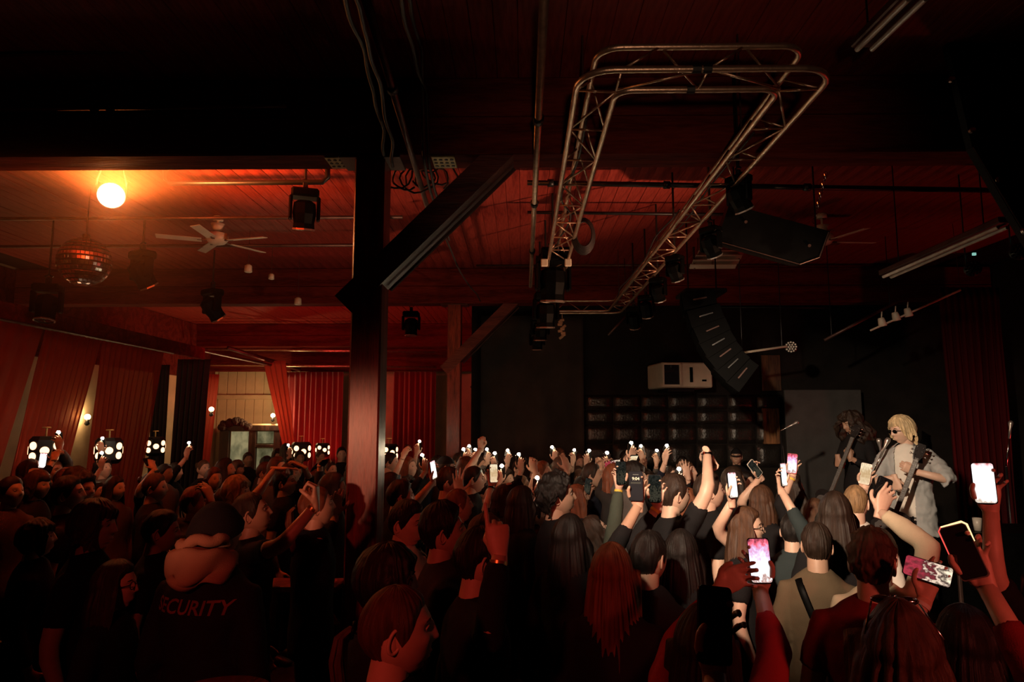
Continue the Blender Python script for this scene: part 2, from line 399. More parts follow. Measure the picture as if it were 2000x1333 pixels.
# white wall unit with a dark square opening
a = at(1290, 708, 11.2); b = at(1346, 757, 11.2)
wu = empty('wall_unit', ((a.x + b.x) / 2, 11.2, b.z), Euler((0, 0, R(8))))
wd, hg = b.x - a.x, a.z - b.z
MB().box((wd * .48, .38, hg / 2), (wd * 1.9, .74, hg), bev=.02).obj('casing', M_white, wu)
MB().box((-wd * .12, 0, hg * .5), (wd * .56, .03, hg * .80), bev=.006).obj('dark_opening', M_lens, wu)
fr = MB()
for c_, s_ in (((-wd * .12, 0, hg * .93), (wd * .66, .05, .03)), ((-wd * .12, 0, hg * .07), (wd * .66, .05, .03)), ((-wd * .44, 0, hg * .5), (.03, .05, hg * .86)), ((wd * .20, 0, hg * .5), (.03, .05, hg * .86))): fr.box(c_, s_)
fr.obj('opening_frame', M_white, wu)
sl = MB().box((0, 0, 0), (.05, .015, .035), bev=.003).mesh('vent_mark', M_plastic)
for k in range(7): link('vent_mark', sl, wu, (wd * .62, .0, hg * (.25 + .085 * k)))
MB().box((wd * 1.1, 0, hg * .28), (.07, .012, .03)).obj('badge', M_plastic, wu)
MB().box((.2, .5, -.03), (wd, .5, .05)).obj('bracket', M_black, wu)
tag(wu, 'cream box-shaped wall unit with a dark square opening, above the padded wall', 'wall unit')

# ================================================================== DRAPES
def drape(name, top, bot, Xf, folds, amp, m, label, cat='curtain', n=None, rows=14, group=None, seed=0, th=.0):
    """top/bot: (pA, pB) world end points; folds swing along the horizontal normal"""
    n = n or folds * 8; ta, tb = map(Vector, top); ba, bb = map(Vector, bot)
    nd = (tb - ta).cross(Vector((0, 0, 1))).normalized(); vs = []; fs = []
    rr = random.Random(seed); ph = [rr.uniform(-.6, .6) for _ in range(folds + 2)]
    for j in range(rows + 1):
        v = j / rows
        for i in range(n + 1):
            u = i / n; p = ta.lerp(tb, u).lerp(ba.lerp(bb, u), v ** 1.15)
            k = u * folds; q = ph[int(k)] * (1 - k % 1) + ph[int(k) + 1] * (k % 1)
            a = amp * (.45 + .55 * v) * (math.sin(2 * math.pi * k + q) + .35 * math.sin(4 * math.pi * k + 2 * q + v))
            a += amp * .6 * noise.noise(Vector((u * folds * .5, v * 2.5, seed)))
            vs.append(p + nd * a)
    for j in range(rows):
        for i in range(n): fs.append((j * (n + 1) + i, j * (n + 1) + i + 1, (j + 1) * (n + 1) + i + 1, (j + 1) * (n + 1) + i))
    o = MB().add(vs, fs).obj(name, m, None, True)
    sd = o.modifiers.new('thickness', 'SOLIDIFY'); sd.thickness = .006
    return tag(o, label, cat, group)
M_sheer = sheer('sheer red voile', (.36, .045, .025), .28)
XS = -5.85
def ly(px): return XS / ray(px, 800).x * ray(px, 800).y
zt = 3.33
drape('sheer_curtain', ((XS, 4.2, zt), (XS, ly(72), zt)), ((XS, 3.9, .02), (XS, ly(-60), .02)), 0, 16, .035, M_sheer, 'sheer red curtain swept to the far left edge', seed=1)
drape('sheer_curtain', ((XS, ly(74), zt), (XS, ly(188), zt)), ((XS, ly(-20), .02), (XS, ly(100), .02)), 0, 11, .035, M_sheer, 'sheer red curtain glowing cream at its lower left edge', seed=2)
drape('sheer_curtain', ((XS, ly(190), zt), (XS, ly(312), zt)), ((XS, ly(168), .02), (XS, ly(262), .02)), 0, 12, .035, M_sheer, 'sheer red curtain hanging next to the dark gap, rightmost of the left wall', seed=3)
drape('black_drape', ((at(300, 740, 14.2).x, 14.2, 3.4), (at(330, 740, 14.2).x, 14.2, 3.4)), ((at(300, 740, 14.2).x, 14.2, .01), (at(330, 740, 14.2).x, 14.2, .01)), 0, 4, .03, M_blackdrape, 'narrow black drape beyond the sheer curtains', seed=4)
drape('black_drape', ((at(346, 740, 14.0).x, 14.0, 3.5), (at(409, 740, 14.0).x, 14.0, 3.5)), ((at(342, 740, 14.0).x, 14.0, .01), (at(398, 740, 14.0).x, 14.0, .01)), 0, 6, .04, M_blackdrape, 'wide black drape left of the lit curtain strip', seed=5)
drape('red_curtain', ((at(408, 730, 15.6).x, 15.6, 3.3), (at(428, 730, 15.6).x, 15.6, 3.3)), ((at(388, 730, 15.6).x, 15.6, .01), (at(412, 730, 15.6).x, 15.6, .01)), 0, 3, .03, sheer('red strip voile', (.5, .10, .06), .12), 'narrow red curtain strip beside the cream boarded wall', seed=6)
tp = [at(514, 705, 16.6), at(558, 705, 16.6)]
drape('tied_curtain', (tp[0], tp[1]), (at(560, 905, 16.6), at(580, 905, 16.6)), 0, 4, .03, sheer('tied voile', (.52, .12, .08), .1), 'pale red curtain gathered diagonally in front of the cream wall', seed=7)
drape('velvet_curtain', ((at(556, 705, 17.6).x, 17.6, 3.5), (at(672, 705, 17.6).x, 17.6, 3.5)), ((at(556, 705, 17.6).x, 17.6, .01), (at(672, 705, 17.6).x, 17.6, .01)), 0, 11, .06, M_velvet, 'deep red velvet curtain left of the near column', seed=8)
drape('velvet_curtain', ((at(770, 705, 17.6).x, 17.6, 3.5), (at(852, 705, 17.6).x, 17.6, 3.5)), ((at(768, 705, 17.6).x, 17.6, .01), (at(852, 705, 17.6).x, 17.6, .01)), 0, 8, .06, M_velvet, 'deep red velvet curtain seen between the two near columns', seed=9)
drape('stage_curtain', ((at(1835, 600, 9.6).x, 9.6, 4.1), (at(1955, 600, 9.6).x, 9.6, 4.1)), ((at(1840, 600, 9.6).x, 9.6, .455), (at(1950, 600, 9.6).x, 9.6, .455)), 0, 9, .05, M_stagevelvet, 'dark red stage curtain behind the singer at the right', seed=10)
drape('black_drape', ((at(940, 600, 11.8).x, 11.8, 4.05), (at(1138, 600, 11.8).x, 11.8, 4.05)), ((at(940, 600, 11.8).x, 11.8, .01), (at(1138, 600, 11.8).x, 11.8, .01)), 0, 5, .012, mat('dusty black drape', (.030, .024, .019), .9, 0, .3, 3), 'smooth dusty black drape on the wall right of the second column', seed=11)
struct(MB().box((XS - .10, 8.0, 3.47), (.06, 9.2, .22), bev=.01).obj('trim_1', M_beam), 'dark timber fascia above the sheer curtains')
struct(MB().box((-4.6, 17.9, 3.86), (7.3, .06, .66), bev=.01).obj('trim_2', M_beam), 'dark board added above the velvet curtains to keep the wall dark')  # added to darken the far wall above the curtains
struct(MB().box((X0 + .03, 7.2, 3.99), (.05, 22.0, 1.36), bev=.01).obj('trim_3', M_beam), 'dark boarding added over the cream upper left wall to keep it dark')  # added to cover the bright cream upper wall
# big black masking panel hanging at the upper right
pl = [at(*p, 4.3) for p in ((1815, -40), (1893, 292), (1962, 410), (2060, 570), (2160, 570), (2160, -40))]
mk = empty('masking_panel', (pl[1].x, 4.3, pl[1].z))
MB().prism([(p.x - pl[1].x, p.z - pl[1].z) for p in pl], .06, Matrix.Rotation(R(90), 4, 'X')).obj('board', M_blackdrape, mk)
bm = MB().lathe([(.022, 0), (.022, .02), (.012, .03), (.0, .03)], Matrix.Rotation(R(90), 4, 'X'), 10).mesh('bolt', M_chrome)
for p in ((1853, 157), (1893, 256), (1943, 353), (1996, 452)):
    q = at(p[0] + 4, p[1], 4.265); link('bolt', bm, mk, q - mk.location)
MB().tube([pl[1] - mk.location - Vector((0, .04, 0)), pl[3] - mk.location - Vector((0, .04, 0))], .006, 6).obj('edge_trim', M_pipe, mk)
tag(mk, 'large black masking panel with a sloping edge at the upper right', 'panel')

# ================================================================== DOOR LOBBY AND FAR LEFT LAMPS
a = at(436, 832, 17.4); b = at(548, 832, 17.4)
kv = empty('door_lobby', ((a.x + b.x) / 2, 17.4, 0)); W = b.x - a.x; H = a.z
M_dkwood = wood('dark lobby wood', (.012, .006, .005), (.05, .02, .015), 'Z', .4)
for nm, c_, s_ in (('left_post', (-W * .46, 0, H / 2), (W * .16, .12, H)), ('middle_post', (W * .03, 0, H / 2), (W * .12, .12, H)), ('right_post', (W * .46, 0, H / 2), (W * .12, .12, H)), ('lintel', (0, 0, H - .06), (W, .16, .14)), ('transom', (W * .24, 0, H * .76), (W * .36, .10, .07)), ('kick_board', (0, 0, .25), (W, .1, .5))):
    MB().box(c_, s_, bev=.01).obj(nm, M_dkwood, kv)
MB().box((0, .45, H + .02), (W * 1.04, 1.0, .05), bev=.01).obj('roof', M_cream, kv)
M_pane = screen_mat('lit door glass', ((.3, (.10, .09, .04)), (.6, (.30, .26, .13)), (.8, (.55, .45, .22))), .5, 2.2, 1.0, .9, 'Z', 2.0)
for nm, x0, x1, z0, z1 in (('pane', -.36, -.06, .30, .93), ('pane', .10, .40, .30, .73), ('pane', .10, .40, .79, .93)):
    MB().box(((x0 + x1) / 2 * W, .03, (z0 + z1) / 2 * H), ((x1 - x0) * W, .015, (z1 - z0) * H)).obj(nm, M_pane, kv)
# garland over the left half
g = MB()
rg = random.Random(5)
for k in range(60):
    t = k / 59; p = Vector((-W * .52 + W * .5 * t + rg.uniform(-.04, .04), -.08 + rg.uniform(-.05, .05), H - .05 + .16 * math.sin(t * math.pi) + rg.uniform(-.05, .05)))
    g.sphere(p, rg.uniform(.05, .09), 6, 4)
g.obj('garland', mat('dark garland', (.03, .012, .008), .8), kv)['kind'] = 'stuff'
tag(kv, 'dark wooden door lobby with lit glass panes in front of the cream wall', 'door lobby')
def sconce(p, label, power, col=(1.0, .62, .28), r=.055, wall=True):
    s = empty('wall_sconce', p)
    MB().sphere((0, 0, 0), r, 12, 8).obj('bulb', emit('sconce glow', (1.0, .66, .32), 14), s, True)
    MB().lathe([(.02, -.16), (.05, -.13), (.03, -.08), (.045, -.045)], None, 10).obj('holder', M_black, s, True)
    d = bpy.data.lights.new('sconce_light', 'POINT'); d.energy = power; d.color = col; d.shadow_soft_size = r + .02
    l = bpy.data.objects.new('sconce_light', d); COL.objects.link(l); l.parent = s
    if wall: l.location = (0, -.12, .02)
    return tag(s, label, 'sconce')
sconce(at(533, 812, 17.3), 'bright bare-bulb sconce on top of the door lobby', 55)
sconce(at(413, 800, 15.2), 'small glowing sconce behind the narrow red curtain strip', 9)
sconce((X0 + .12, 9.6, 2.3), 'wall sconce added unseen behind the sheer curtain at far left', 20)  # this and the next sconce are added, unseen, to light the cream wall
sconce((X0 + .12, 12.8, 2.3), 'wall sconce added unseen behind the black drapes', 14)
# punched drum lanterns
def lantern(px, py, D, label, k=1.0):
    p = at(px, py, D); s = empty('drum_lantern', (p.x, p.y, 0)); z = p.z; r = .17 * k
    M8 = Matrix.Translation((0, 0, z)) @ Matrix.Rotation(R(11), 4, 'Z')
    MB().lathe([(r * .75, -.17 * k), (r, -.12 * k), (r, .12 * k), (r * .8, .16 * k)], M8, 8).obj('drum', M_black, s)
    hm = MB().lathe([(.046 * k, 0), (.046 * k, .006)], None, 14).mesh('lit_hole', emit('lantern glow', (1.0, .50, .26), 3.2))
    for i in range(8):
        a_ = R(11 + 22.5 + 45 * i)
        for zz in ((.055, -.065) if i % 2 else (.0,)):
            h = link('lit_hole', hm, s); rr = r * math.cos(R(22.5))
            h.matrix_parent_inverse = Matrix(); h.location = (math.cos(a_) * rr, math.sin(a_) * rr, z + zz * k)
            h.rotation_euler = Euler((0, R(90), a_))
    MB().tube([(0, 0, z + .15 * k), (0, 0, z + .26 * k)], .012, 6).tube([(-.05, 0, z + .26 * k), (.05, 0, z + .26 * k)], .010, 6).obj('handle', mat('brass handle', (.5, .32, .14), .35, .8), s)
    MB().tube([(0, 0, .02), (0, 0, z - .16 * k)], .016, 8).lathe([(.16, 0), (.16, .02), (.03, .035)], None, 14).obj('stand', M_black, s)
    d = bpy.data.lights.new('lantern_light', 'POINT'); d.energy = 1.2; d.color = (1, .48, .22); d.shadow_soft_size = .15
    l = bpy.data.objects.new('lantern_light', d); COL.objects.link(l); l.parent = s; l.location = (0, 0, z + .42 * k)
    return tag(s, label, 'lantern', 'punched drum lanterns')
lantern(88, 880, 7.9, 'punched drum lantern in front of the cream-lit curtain, leftmost of all lanterns')
lantern(212, 880, 8.9, 'punched drum lantern between two phone torches on the left')
lantern(303, 872, 12.0, 'punched drum lantern in the dark gap right of the sheer curtains')
lantern(588, 882, 15.0, 'punched drum lantern in front of the left velvet curtain', 1.25)
lantern(630, 879, 16.4, 'punched drum lantern, smaller, right beside the one at the left velvet curtain')
lantern(760, 884, 13.2, 'punched drum lantern just right of the near column')
# red floor uplighter near the back curtain
p = at(603, 905, 16.0); up_ = empty('floor_uplighter', (p.x, p.y, 0))
MB().lathe([(.10, 0), (.12, .05), (.12, .22), (.10, .24)], None, 14).obj('can', M_black, up_)
MB().lathe([(.095, .235), (.095, .245)], None, 14).obj('lens', emit('red uplight', (1, .03, .03), 30), up_)
d = bpy.data.lights.new('red_uplight', 'SPOT'); d.energy = 110; d.color = (1, .04, .035); d.spot_size = R(120); d.shadow_soft_size = .08
l = bpy.data.objects.new('red_uplight', d); COL.objects.link(l); l.parent = up_; l.location = (0, 0, .3); l.rotation_euler = (R(180), 0, 0)
tag(up_, 'red floor uplighter washing the velvet curtain and far ceiling', 'uplighter')
# ================================================================== RIGGING
# ---- triangular truss frame with rounded corners
ZT = 3.85
q0 = atz(1126, 158, ZT); q1 = atz(1612, 160, ZT); q2 = atz(1079, 469, ZT); q3 = atz(1465, 330, ZT)
TX0 = (q0.x + q2.x) / 2; TX1 = (q1.x + q3.x) / 2; TY0 = atz(1350, 135, ZT).y; TY1 = atz(1130, 612, ZT).y
tr = empty('lighting_truss', ((TX0 + TX1) / 2, (TY0 + TY1) / 2, ZT)); TC = tr.location.copy()
def rrect(ins, z, rad):
    x0, x1, y0, y1 = TX0 + ins, TX1 - ins, TY0 + ins, TY1 - ins; pts = []
    for cx, cy, a0 in ((x1 - rad, y0 + rad, -90), (x1 - rad, y1 - rad, 0), (x0 + rad, y1 - rad, 90), (x0 + rad, y0 + rad, 180)):
        for k in range(7):
            a = R(a0 + 15 * k); pts.append(Vector((cx + rad * math.cos(a), cy + rad * math.sin(a), z)) - TC)
    return pts
SIDE = .20; ch = ((0, ZT, .17), (SIDE, ZT, .09), (SIDE / 2, ZT + .17, .12))
for ins, z, rad in ch:
    MB().tube(rrect(ins, z, rad), .0165, 10, False, closed=True).obj('chord', M_steel, tr, True)
barm = MB().tube([(0, 0, 0), (0, 0, 1)], .0065, 6).mesh('lattice_bar', M_steel, True)
def bar(a, b):
    a = Vector(a) - TC; b = Vector(b) - TC; o = link('lattice_bar', barm, tr); d = b - a
    o.location = a; o.rotation_euler = d.to_track_quat('Z', 'Y').to_euler(); o.scale = (1, 1, d.length)
def lattice(fo, fi, fa, n):
    for k in range(n):
        t0, t1, tm = k / n, (k + 1) / n, (k + .5) / n
        bar(fo(t0), fi(t0)); bar(fo(t0), fi(t1)) if k % 2 else bar(fi(t0), fo(t1))
        bar(fo(t0), fa(tm)); bar(fa(tm), fi(t1))
def lin(p, q): return lambda t: Vector(p).lerp(Vector(q), t)
s = SIDE; e = .2
lattice(lin((TX0, TY0 + e, ZT), (TX0, TY1 - e, ZT)), lin((TX0 + s, TY0 + e + .02, ZT), (TX0 + s, TY1 - e, ZT)), lin((TX0 + s / 2, TY0 + e, ZT + .17), (TX0 + s / 2, TY1 - e, ZT + .17)), 15)
lattice(lin((TX1, TY0 + e, ZT), (TX1, TY1 - e, ZT)), lin((TX1 - s, TY0 + e + .02, ZT), (TX1 - s, TY1 - e, ZT)), lin((TX1 - s / 2, TY0 + e, ZT + .17), (TX1 - s / 2, TY1 - e, ZT + .17)), 15)
lattice(lin((TX0 + e, TY0, ZT), (TX1 - e, TY0, ZT)), lin((TX0 + e, TY0 + s, ZT), (TX1 - e, TY0 + s, ZT)), lin((TX0 + e, TY0 + s / 2, ZT + .17), (TX1 - e, TY0 + s / 2, ZT + .17)), 2)
lattice(lin((TX0 + e, TY1, ZT), (TX1 - e, TY1, ZT)), lin((TX0 + e, TY1 - s, ZT), (TX1 - e, TY1 - s, ZT)), lin((TX0 + e, TY1 - s / 2, ZT + .17), (TX1 - e, TY1 - s / 2, ZT + .17)), 2)
# joint sleeves and hanging rods
for cx, cy in ((TX0 + .55, TY0), (TX0 + .60, TY0), (TX0 + .57, TY0 + s)):
    MB().tube([(cx - .02, cy, ZT) - TC if False else Vector((cx - .02, cy, ZT)) - TC, Vector((cx + .02, cy, ZT)) - TC], .022, 8).obj('joint_sleeve', M_black, tr)
for cx, cy, top in ((TX0 + .12, TY0 + 1.1, CEIL), (TX1 - .1, TY0 + 1.1, CEIL), (TX0 + .1, TY1 - .6, CEIL), (TX1 - .1, TY1 - .6, CEIL)):
    MB().tube([Vector((cx, cy, ZT + .17)) - TC, Vector((cx, cy, top)) - TC], .006, 6).obj('hanging_wire', M_pipe, tr)
tag(tr, 'long rectangular steel lighting truss with rounded corners hung over the crowd', 'truss')
# cables wound along the truss
for i, (x, y0, y1) in enumerate(((TX1 - s / 2, TY0 + .9, TY1 - .3), (TX0 + s / 2, TY0 + .7, TY0 + 3.6), (TX1 - s, TY0 + 2.4, TY1 - .6))):
    MBc = MB().tube(wavy((x, y0, ZT + .08), (x, y1, ZT + .05), 34, .10, 0, i), .008, 6)
    tag(MBc.obj('truss_cable', M_rubber, None, True), ['black cable wound along the right side of the truss', 'black cable draped along the near left side of the truss', 'second black cable looping on the inner right tube of the truss'][i], 'cable')
# hung coil of cable on the left side
cc = MB(); p = at(1140, 460, 6.0)
for k in range(7):
    r0 = .10 + .008 * k
    cc.tube([p + Vector((math.cos(a * math.pi / 9) * r0 * .7, .012 * k - .04, math.sin(a * math.pi / 9) * r0 * 1.15)) for a in range(18)], .007, 6, False, closed=True)
tag(cc.obj('cable_coil', M_rubber, None, True), 'coil of black cable hanging on the left side of the truss', 'cable coil')
# ---- moving-head lamps
M_rim = mat('bright lens rim', (.55, .45, .38), .25, .7, .1, 10)
def moving_head(loc, label, k=1.0, yaw=0, tilt=20, white=False, drop=None):
    h = empty('moving_head_lamp', loc, Euler((0, 0, R(yaw))))
    z0 = 0.0
    MB().box((0, 0, -.02 * k), (.05 * k, .05 * k, .08 * k), bev=.006).tube([(-.04 * k, 0, .03 * k), (0, 0, .055 * k), (.04 * k, 0, .03 * k)], .012 * k, 6).obj('clamp', M_black, h)
    MB().box((0, 0, -.10 * k), (.27 * k, .19 * k, .09 * k), bev=.02 * k).obj('base', M_white if white else M_plastic, h)
    for sx in (-1, 1):
        MB().box((sx * .135 * k, 0, -.25 * k), (.035 * k, .10 * k, .24 * k), bev=.012 * k).obj('yoke_arm', M_plastic, h)
    T = Matrix.Translation((0, 0, -.30 * k)) @ Matrix.Rotation(R(tilt), 4, 'X')
    MB().lathe([(.06 * k, .13 * k), (.105 * k, .10 * k), (.115 * k, .0), (.10 * k, -.10 * k), (.105 * k, -.15 * k)], T, 8).obj('head', M_plastic, h)
    MB().lathe([(.105 * k, -.15 * k), (.112 * k, -.165 * k), (.095 * k, -.17 * k)], T, 8, cap=False).obj('lens_rim', M_rim, h)
    MB().lathe([(.093 * k, -.158 * k), (.05 * k, -.168 * k), (0.001, -.17 * k)], T, 12, cap=False).obj('lens', M_lens, h, True)
    if drop is None: drop = CEIL - loc[2]
    if drop > .05: MB().tube([(0, 0, .04 * k), (0, 0, drop)], .012, 6).obj('drop_pole', M_black, h)
    return tag(h, label, 'stage lamp', 'moving-head stage lamps')
def onpix(px, py, Y, k): # pixel = centre of the lamp
    p = at(px, py, Y); return p + Vector((0, 0, .22 * k))
moving_head(onpix(595, 402, 6.3, .95), 'black moving-head lamp hanging from the black pipe right of the glowing lamp', .95, 20, 14)
moving_head(onpix(277, 520, 8.0, 1.1), 'black moving-head lamp just right of the mirror ball', 1.1, -30, 35)
moving_head(onpix(92, 585, 8.0, 1.1), 'black moving-head lamp below and left of the mirror ball', 1.1, 15, -10)
moving_head(onpix(414, 590, 9.6, 1.1), 'black moving-head lamp in front of the bright red ceiling strip', 1.1, -35, 40)
moving_head(onpix(803, 628, 12.4, 1.1), 'black moving-head lamp between the near and second column', 1.1, 0, 0)
# left end of the truss, a column of four
for i, (px, py, Y, k) in enumerate(((1080, 535, 7.2, 1.25), (1066, 600, 8.2, 1.05), (1055, 636, 9.2, .85), (1049, 660, 10.0, .75))):
    moving_head(onpix(px, py, Y, k), ['moving-head lamp under the left truss end, nearest and largest with white clamps', 'moving-head lamp under the left truss end, second from the top', 'moving-head lamp under the left truss end, third from the top', 'moving-head lamp under the left truss end, lowest and smallest'][i], k, 10 - 6 * i, 8)
bx_ = at(1085, 500, 6.9); bb = empty('truss_end_box', bx_)
MB().box((0, 0, 0), (.30, .22, .14), bev=.015).obj('case', M_plastic, bb)
for sx in (-.12, .12): MB().box((sx, -.12, -.10), (.07, .03, .08), bev=.008).obj('white_clamp', M_white, bb)
tag(bb, 'black control box with two white clamps on the left truss end', 'control box')
for i, (px, py, Y, k) in enumerate(((1443, 372, 4.6, .62), (1388, 468, 5.5, .62), (1318, 520, 6.6, .62), (1285, 562, 7.6, .66), (1262, 595, 8.6, .70), (1238, 618, 9.3, .72))):
    nm = ['uppermost, by the hung speaker', 'second from the top', 'third from the top', 'fourth from the top', 'fifth from the top', 'lowest, at the far corner'][i]
    moving_head(onpix(px, py, Y, k), 'moving-head lamp along the right side of the truss, ' + nm, k, -60 + 8 * i, 30)
# hanging orange-ish prop under the far truss bar
p = at(1098, 622, TY1); m = MB(); rr = random.Random(9)
m.tube([Vector((p.x, p.y, ZT + .01)), p], .006, 6)
for k in range(9):
    c = p + Vector((rr.uniform(-.035, .035), 0, -.03 - .033 * k)); m.box(c, (.07, .03, .04), Euler((0, rr.uniform(-.8, .8), 0)), bev=.008)
tag(m.obj('hanging_chain_bundle', mat('bare wood chips', (.45, .25, .14), .7), None), 'short bundle of pale links dangling under the far end of the truss', 'chain')
# ---- long pipe running toward the stage, left of the truss
def pipe(name, a, b, r, m, label, cat='pipe', seg=10, parts=None, drops=()):
    a = Vector(a); b = Vector(b); e = empty(name, a)
    for t in drops:
        c = (b - a) * t; MB().tube([c, Vector((c.x, c.y, CEIL - a.z))], .006, 5).obj('drop_wire', M_black, e)
    MB().tube([(0, 0, 0), b - a], r, seg).obj('tube', m, e, True)
    d = (b - a).normalized()
    for t in (parts or ()):
        c = (b - a) * t; MB().tube([c - d * .03, c + d * .03], r * 1.5, seg).obj('coupling', M_black, e, True)
    return tag(e, label, cat)
pipe('ceiling_pipe', atz(1064, -30, 3.98), atz(1036, 560, 3.98), .022, M_steel, 'long shiny steel pipe running to the stage left of the truss', parts=(.2, .45, .7))
pipe('ceiling_pipe', atz(712, -10, 4.06), atz(842, 430, 4.06), .022, M_pipe, 'thin red pipe above the near column running away from the camera', parts=(.25,))
pipe('ceiling_pipe', at(-40, 108, 4.3), at(575, 86, 4.3), .016, M_pipe, 'thin conduit crossing the ceiling boards at the upper left', parts=(.77, .93))
pipe('ceiling_pipe', at(-60, 214, 4.62), at(560, 207, 4.62), .022, M_pipe, 'pipe running along the face of the near beam', parts=(.4, .45))
pipe('ceiling_pipe', (X0 + .1, 7.2, 4.42), (-1.3, 7.2, 4.42), .02, M_pipe, 'thin pipe under the ceiling passing behind the glowing lamp')
pipe('ceiling_pipe', (X0 + .1, 8.3, 4.40), (-1.3, 8.3, 4.40), .02, M_pipe, 'thin pipe under the ceiling behind the ceiling fan at the left')
pipe('ceiling_pipe', at(1030, 357, 6.4), at(1945, 372, 6.4), .025, M_black, 'black pipe crossing the red ceiling behind the truss', parts=(.05, .3, .6))
pipe('ceiling_pipe', at(1030, 415, 7.4), at(1480, 420, 7.4), .018, M_black, 'lower black pipe across the ceiling behind the left truss')
pipe('ceiling_pipe', at(930, 519, 10.6), at(1740, 517, 10.6), .02, M_pipe, 'thin pipe along the top of the second beam behind the truss', parts=(.5,))
pipe('ceiling_pipe', at(20, 605, 7.9), at(540, 716, 17.0), .03, M_pipe, 'long pipe running away along the sheer curtains at the left')
pipe('curtain_rail', (XS, 3.8, zt + .02), (XS, 11.3, zt + .02), .018, M_pipe, 'curtain rail carrying the sheer red curtains', 'rail')
pipe('ceiling_pipe', at(385, 682, 16.5), at(852, 688, 16.5), .03, M_steel, 'horizontal pale pipe above the velvet curtains, upper of two')
pipe('ceiling_pipe', at(330, 712, 16.9), at(852, 718, 16.9), .03, M_steel, 'horizontal pale pipe above the velvet curtains, lower of two')
pipe('ceiling_pipe', at(445, 680, 15.5), at(585, 722, 17.4), .05, M_pipe, 'thick slanting pipe at the top of the tied curtain')
pipe('ceiling_pipe', at(1340, 600, 11.5), at(1840, 603, 11.5), .02, M_black, 'thin dark pipe under the second beam at the right')
pipe('diagonal_bar', at(1188, 655, 10.2), at(1222, 618, 10.2), .018, M_pipe, 'short slanting bar under the far truss corner', 'bar', drops=(1.0,))
# hung pipe frame at the left
e = empty('hung_pipe_frame', at(325, 355, 6.3)); o_ = e.location.copy()
P = [at(324, 312, 6.3) - o_, at(324, 350, 6.3) - o_, at(332, 358, 6.3) - o_, at(630, 356, 6.3) - o_, at(640, 347, 6.3) - o_, at(640, 312, 6.3) - o_]
P[0].z = P[-1].z = CEIL - o_.z
MB().tube(P, .026, 10).obj('bent_tube', M_black, e, True)
fl = MB().lathe([(.06, -.012), (.06, .0)], None, 12).mesh('flange', M_black)
link('flange', fl, e, P[0]); link('flange', fl, e, P[-1])
tag(e, 'black bent pipe hung under the ceiling right of the glowing lamp', 'pipe')
# cable runs above the column
for i, (a_, b_, c_) in enumerate((((668, -20), (745, 200), (752, 300)), ((690, -20), (758, 205), (770, 330)), ((778, -20), (850, 250), (880, 372)), ((796, -20), (862, 240), (938, 590)))):
    ps = []
    for u in range(25):
        t = u / 24; x = a_[0] * (1 - t) ** 2 + 2 * b_[0] * t * (1 - t) + c_[0] * t * t; y = a_[1] * (1 - t) ** 2 + 2 * b_[1] * t * (1 - t) + c_[1] * t * t
        Y = 2.6 + t * (2.0 if i < 2 else 4.2 if i == 2 else 7.5)
        q = at(x, y, Y); q.z = min(q.z, 4.05) if i > 1 and Y > 4.4 else min(q.z, CEIL - .02); ps.append(q + noise.noise_vector(Vector((t * 6, i, 0))) * .03)
    tag(MB().tube(ps, .011, 6).obj('ceiling_cable', M_rubber, None, True), ['black cable drooping along the ceiling, leftmost above the column', 'black cable drooping along the ceiling, second from left above the column', 'black cable running over the brace of the near column', 'black cable running from the camera past the brace to the far beam'][i], 'cable')
m = MB(); rr = random.Random(4); c0 = at(800, 330, 5.2)
for k in range(9):
    r0 = rr.uniform(.08, .22); ph = rr.uniform(0, 6); cx = c0 + Vector((rr.uniform(-.2, .25), rr.uniform(-.05, .15), rr.uniform(-.1, .15)))
    m.tube([cx + Vector((math.cos(a * math.pi / 8 + ph) * r0, .03 * math.sin(a * 1.3 + k), math.sin(a * math.pi / 8 + ph) * r0 * .8)) for a in range(13)], .008, 6)
tag(m.obj('tangled_cables', M_rubber, None, True), 'tangle of black cables hanging beside the near column under the beam', 'cables')
# ---- glowing par lamp
p = at(217, 382, 5.6); lp = empty('par_lamp', p); dirn = (CAM + Vector((.6, 0, -.3)) - p).normalized(); Q = dirn.to_track_quat('Z', 'Y').to_matrix().to_4x4()
MB().lathe([(.05, -.25), (.085, -.19), (.102, -.04), (.108, .015)], Q, 20, cap=False).obj('can', M_black, lp, True)
MB().lathe([(.0001, .010), (.072, .007), (.102, -.002)], Q, 24, cap=False).obj('lamp_face', emit('hot lamp face', (1.0, .66, .36), 40), lp, True)
yk = MB().tube([Q @ Vector((-.11, 0, -.08)), Q @ Vector((-.11, .0, .0)) + Vector((0, 0, .12)), Vector((0, 0, CEIL - p.z - .02)), Q @ Vector((.11, 0, 0)) + Vector((0, 0, .12)), Q @ Vector((.11, 0, -.08))], .008, 6); yk.obj('yoke', M_black, lp)
d = bpy.data.lights.new('par_light', 'POINT'); d.energy = 42; d.color = (1.0, .24, .045); d.shadow_soft_size = .09
l = bpy.data.objects.new('par_light', d); COL.objects.link(l); l.parent = lp; l.location = dirn * .16
d = bpy.data.lights.new('par_ceiling_fill', 'SPOT'); d.energy = 950; d.color = (1.0, .24, .05); d.shadow_soft_size = .09; d.spot_size = R(168); d.spot_blend = .4  # upward spot added to light the ceiling, not the lamp's own beam
l = bpy.data.objects.new('par_ceiling_fill', d); COL.objects.link(l); l.parent = lp; l.location = dirn * .16; l.rotation_euler = (R(180), 0, 0)
hz_ = bpy.data.materials.new('lamp glow haze'); hz_.use_nodes = True; nt = hz_.node_tree; nt.nodes.clear(); N = nt.nodes; L = nt.links  # local haze volume added to make the glow round the lamp
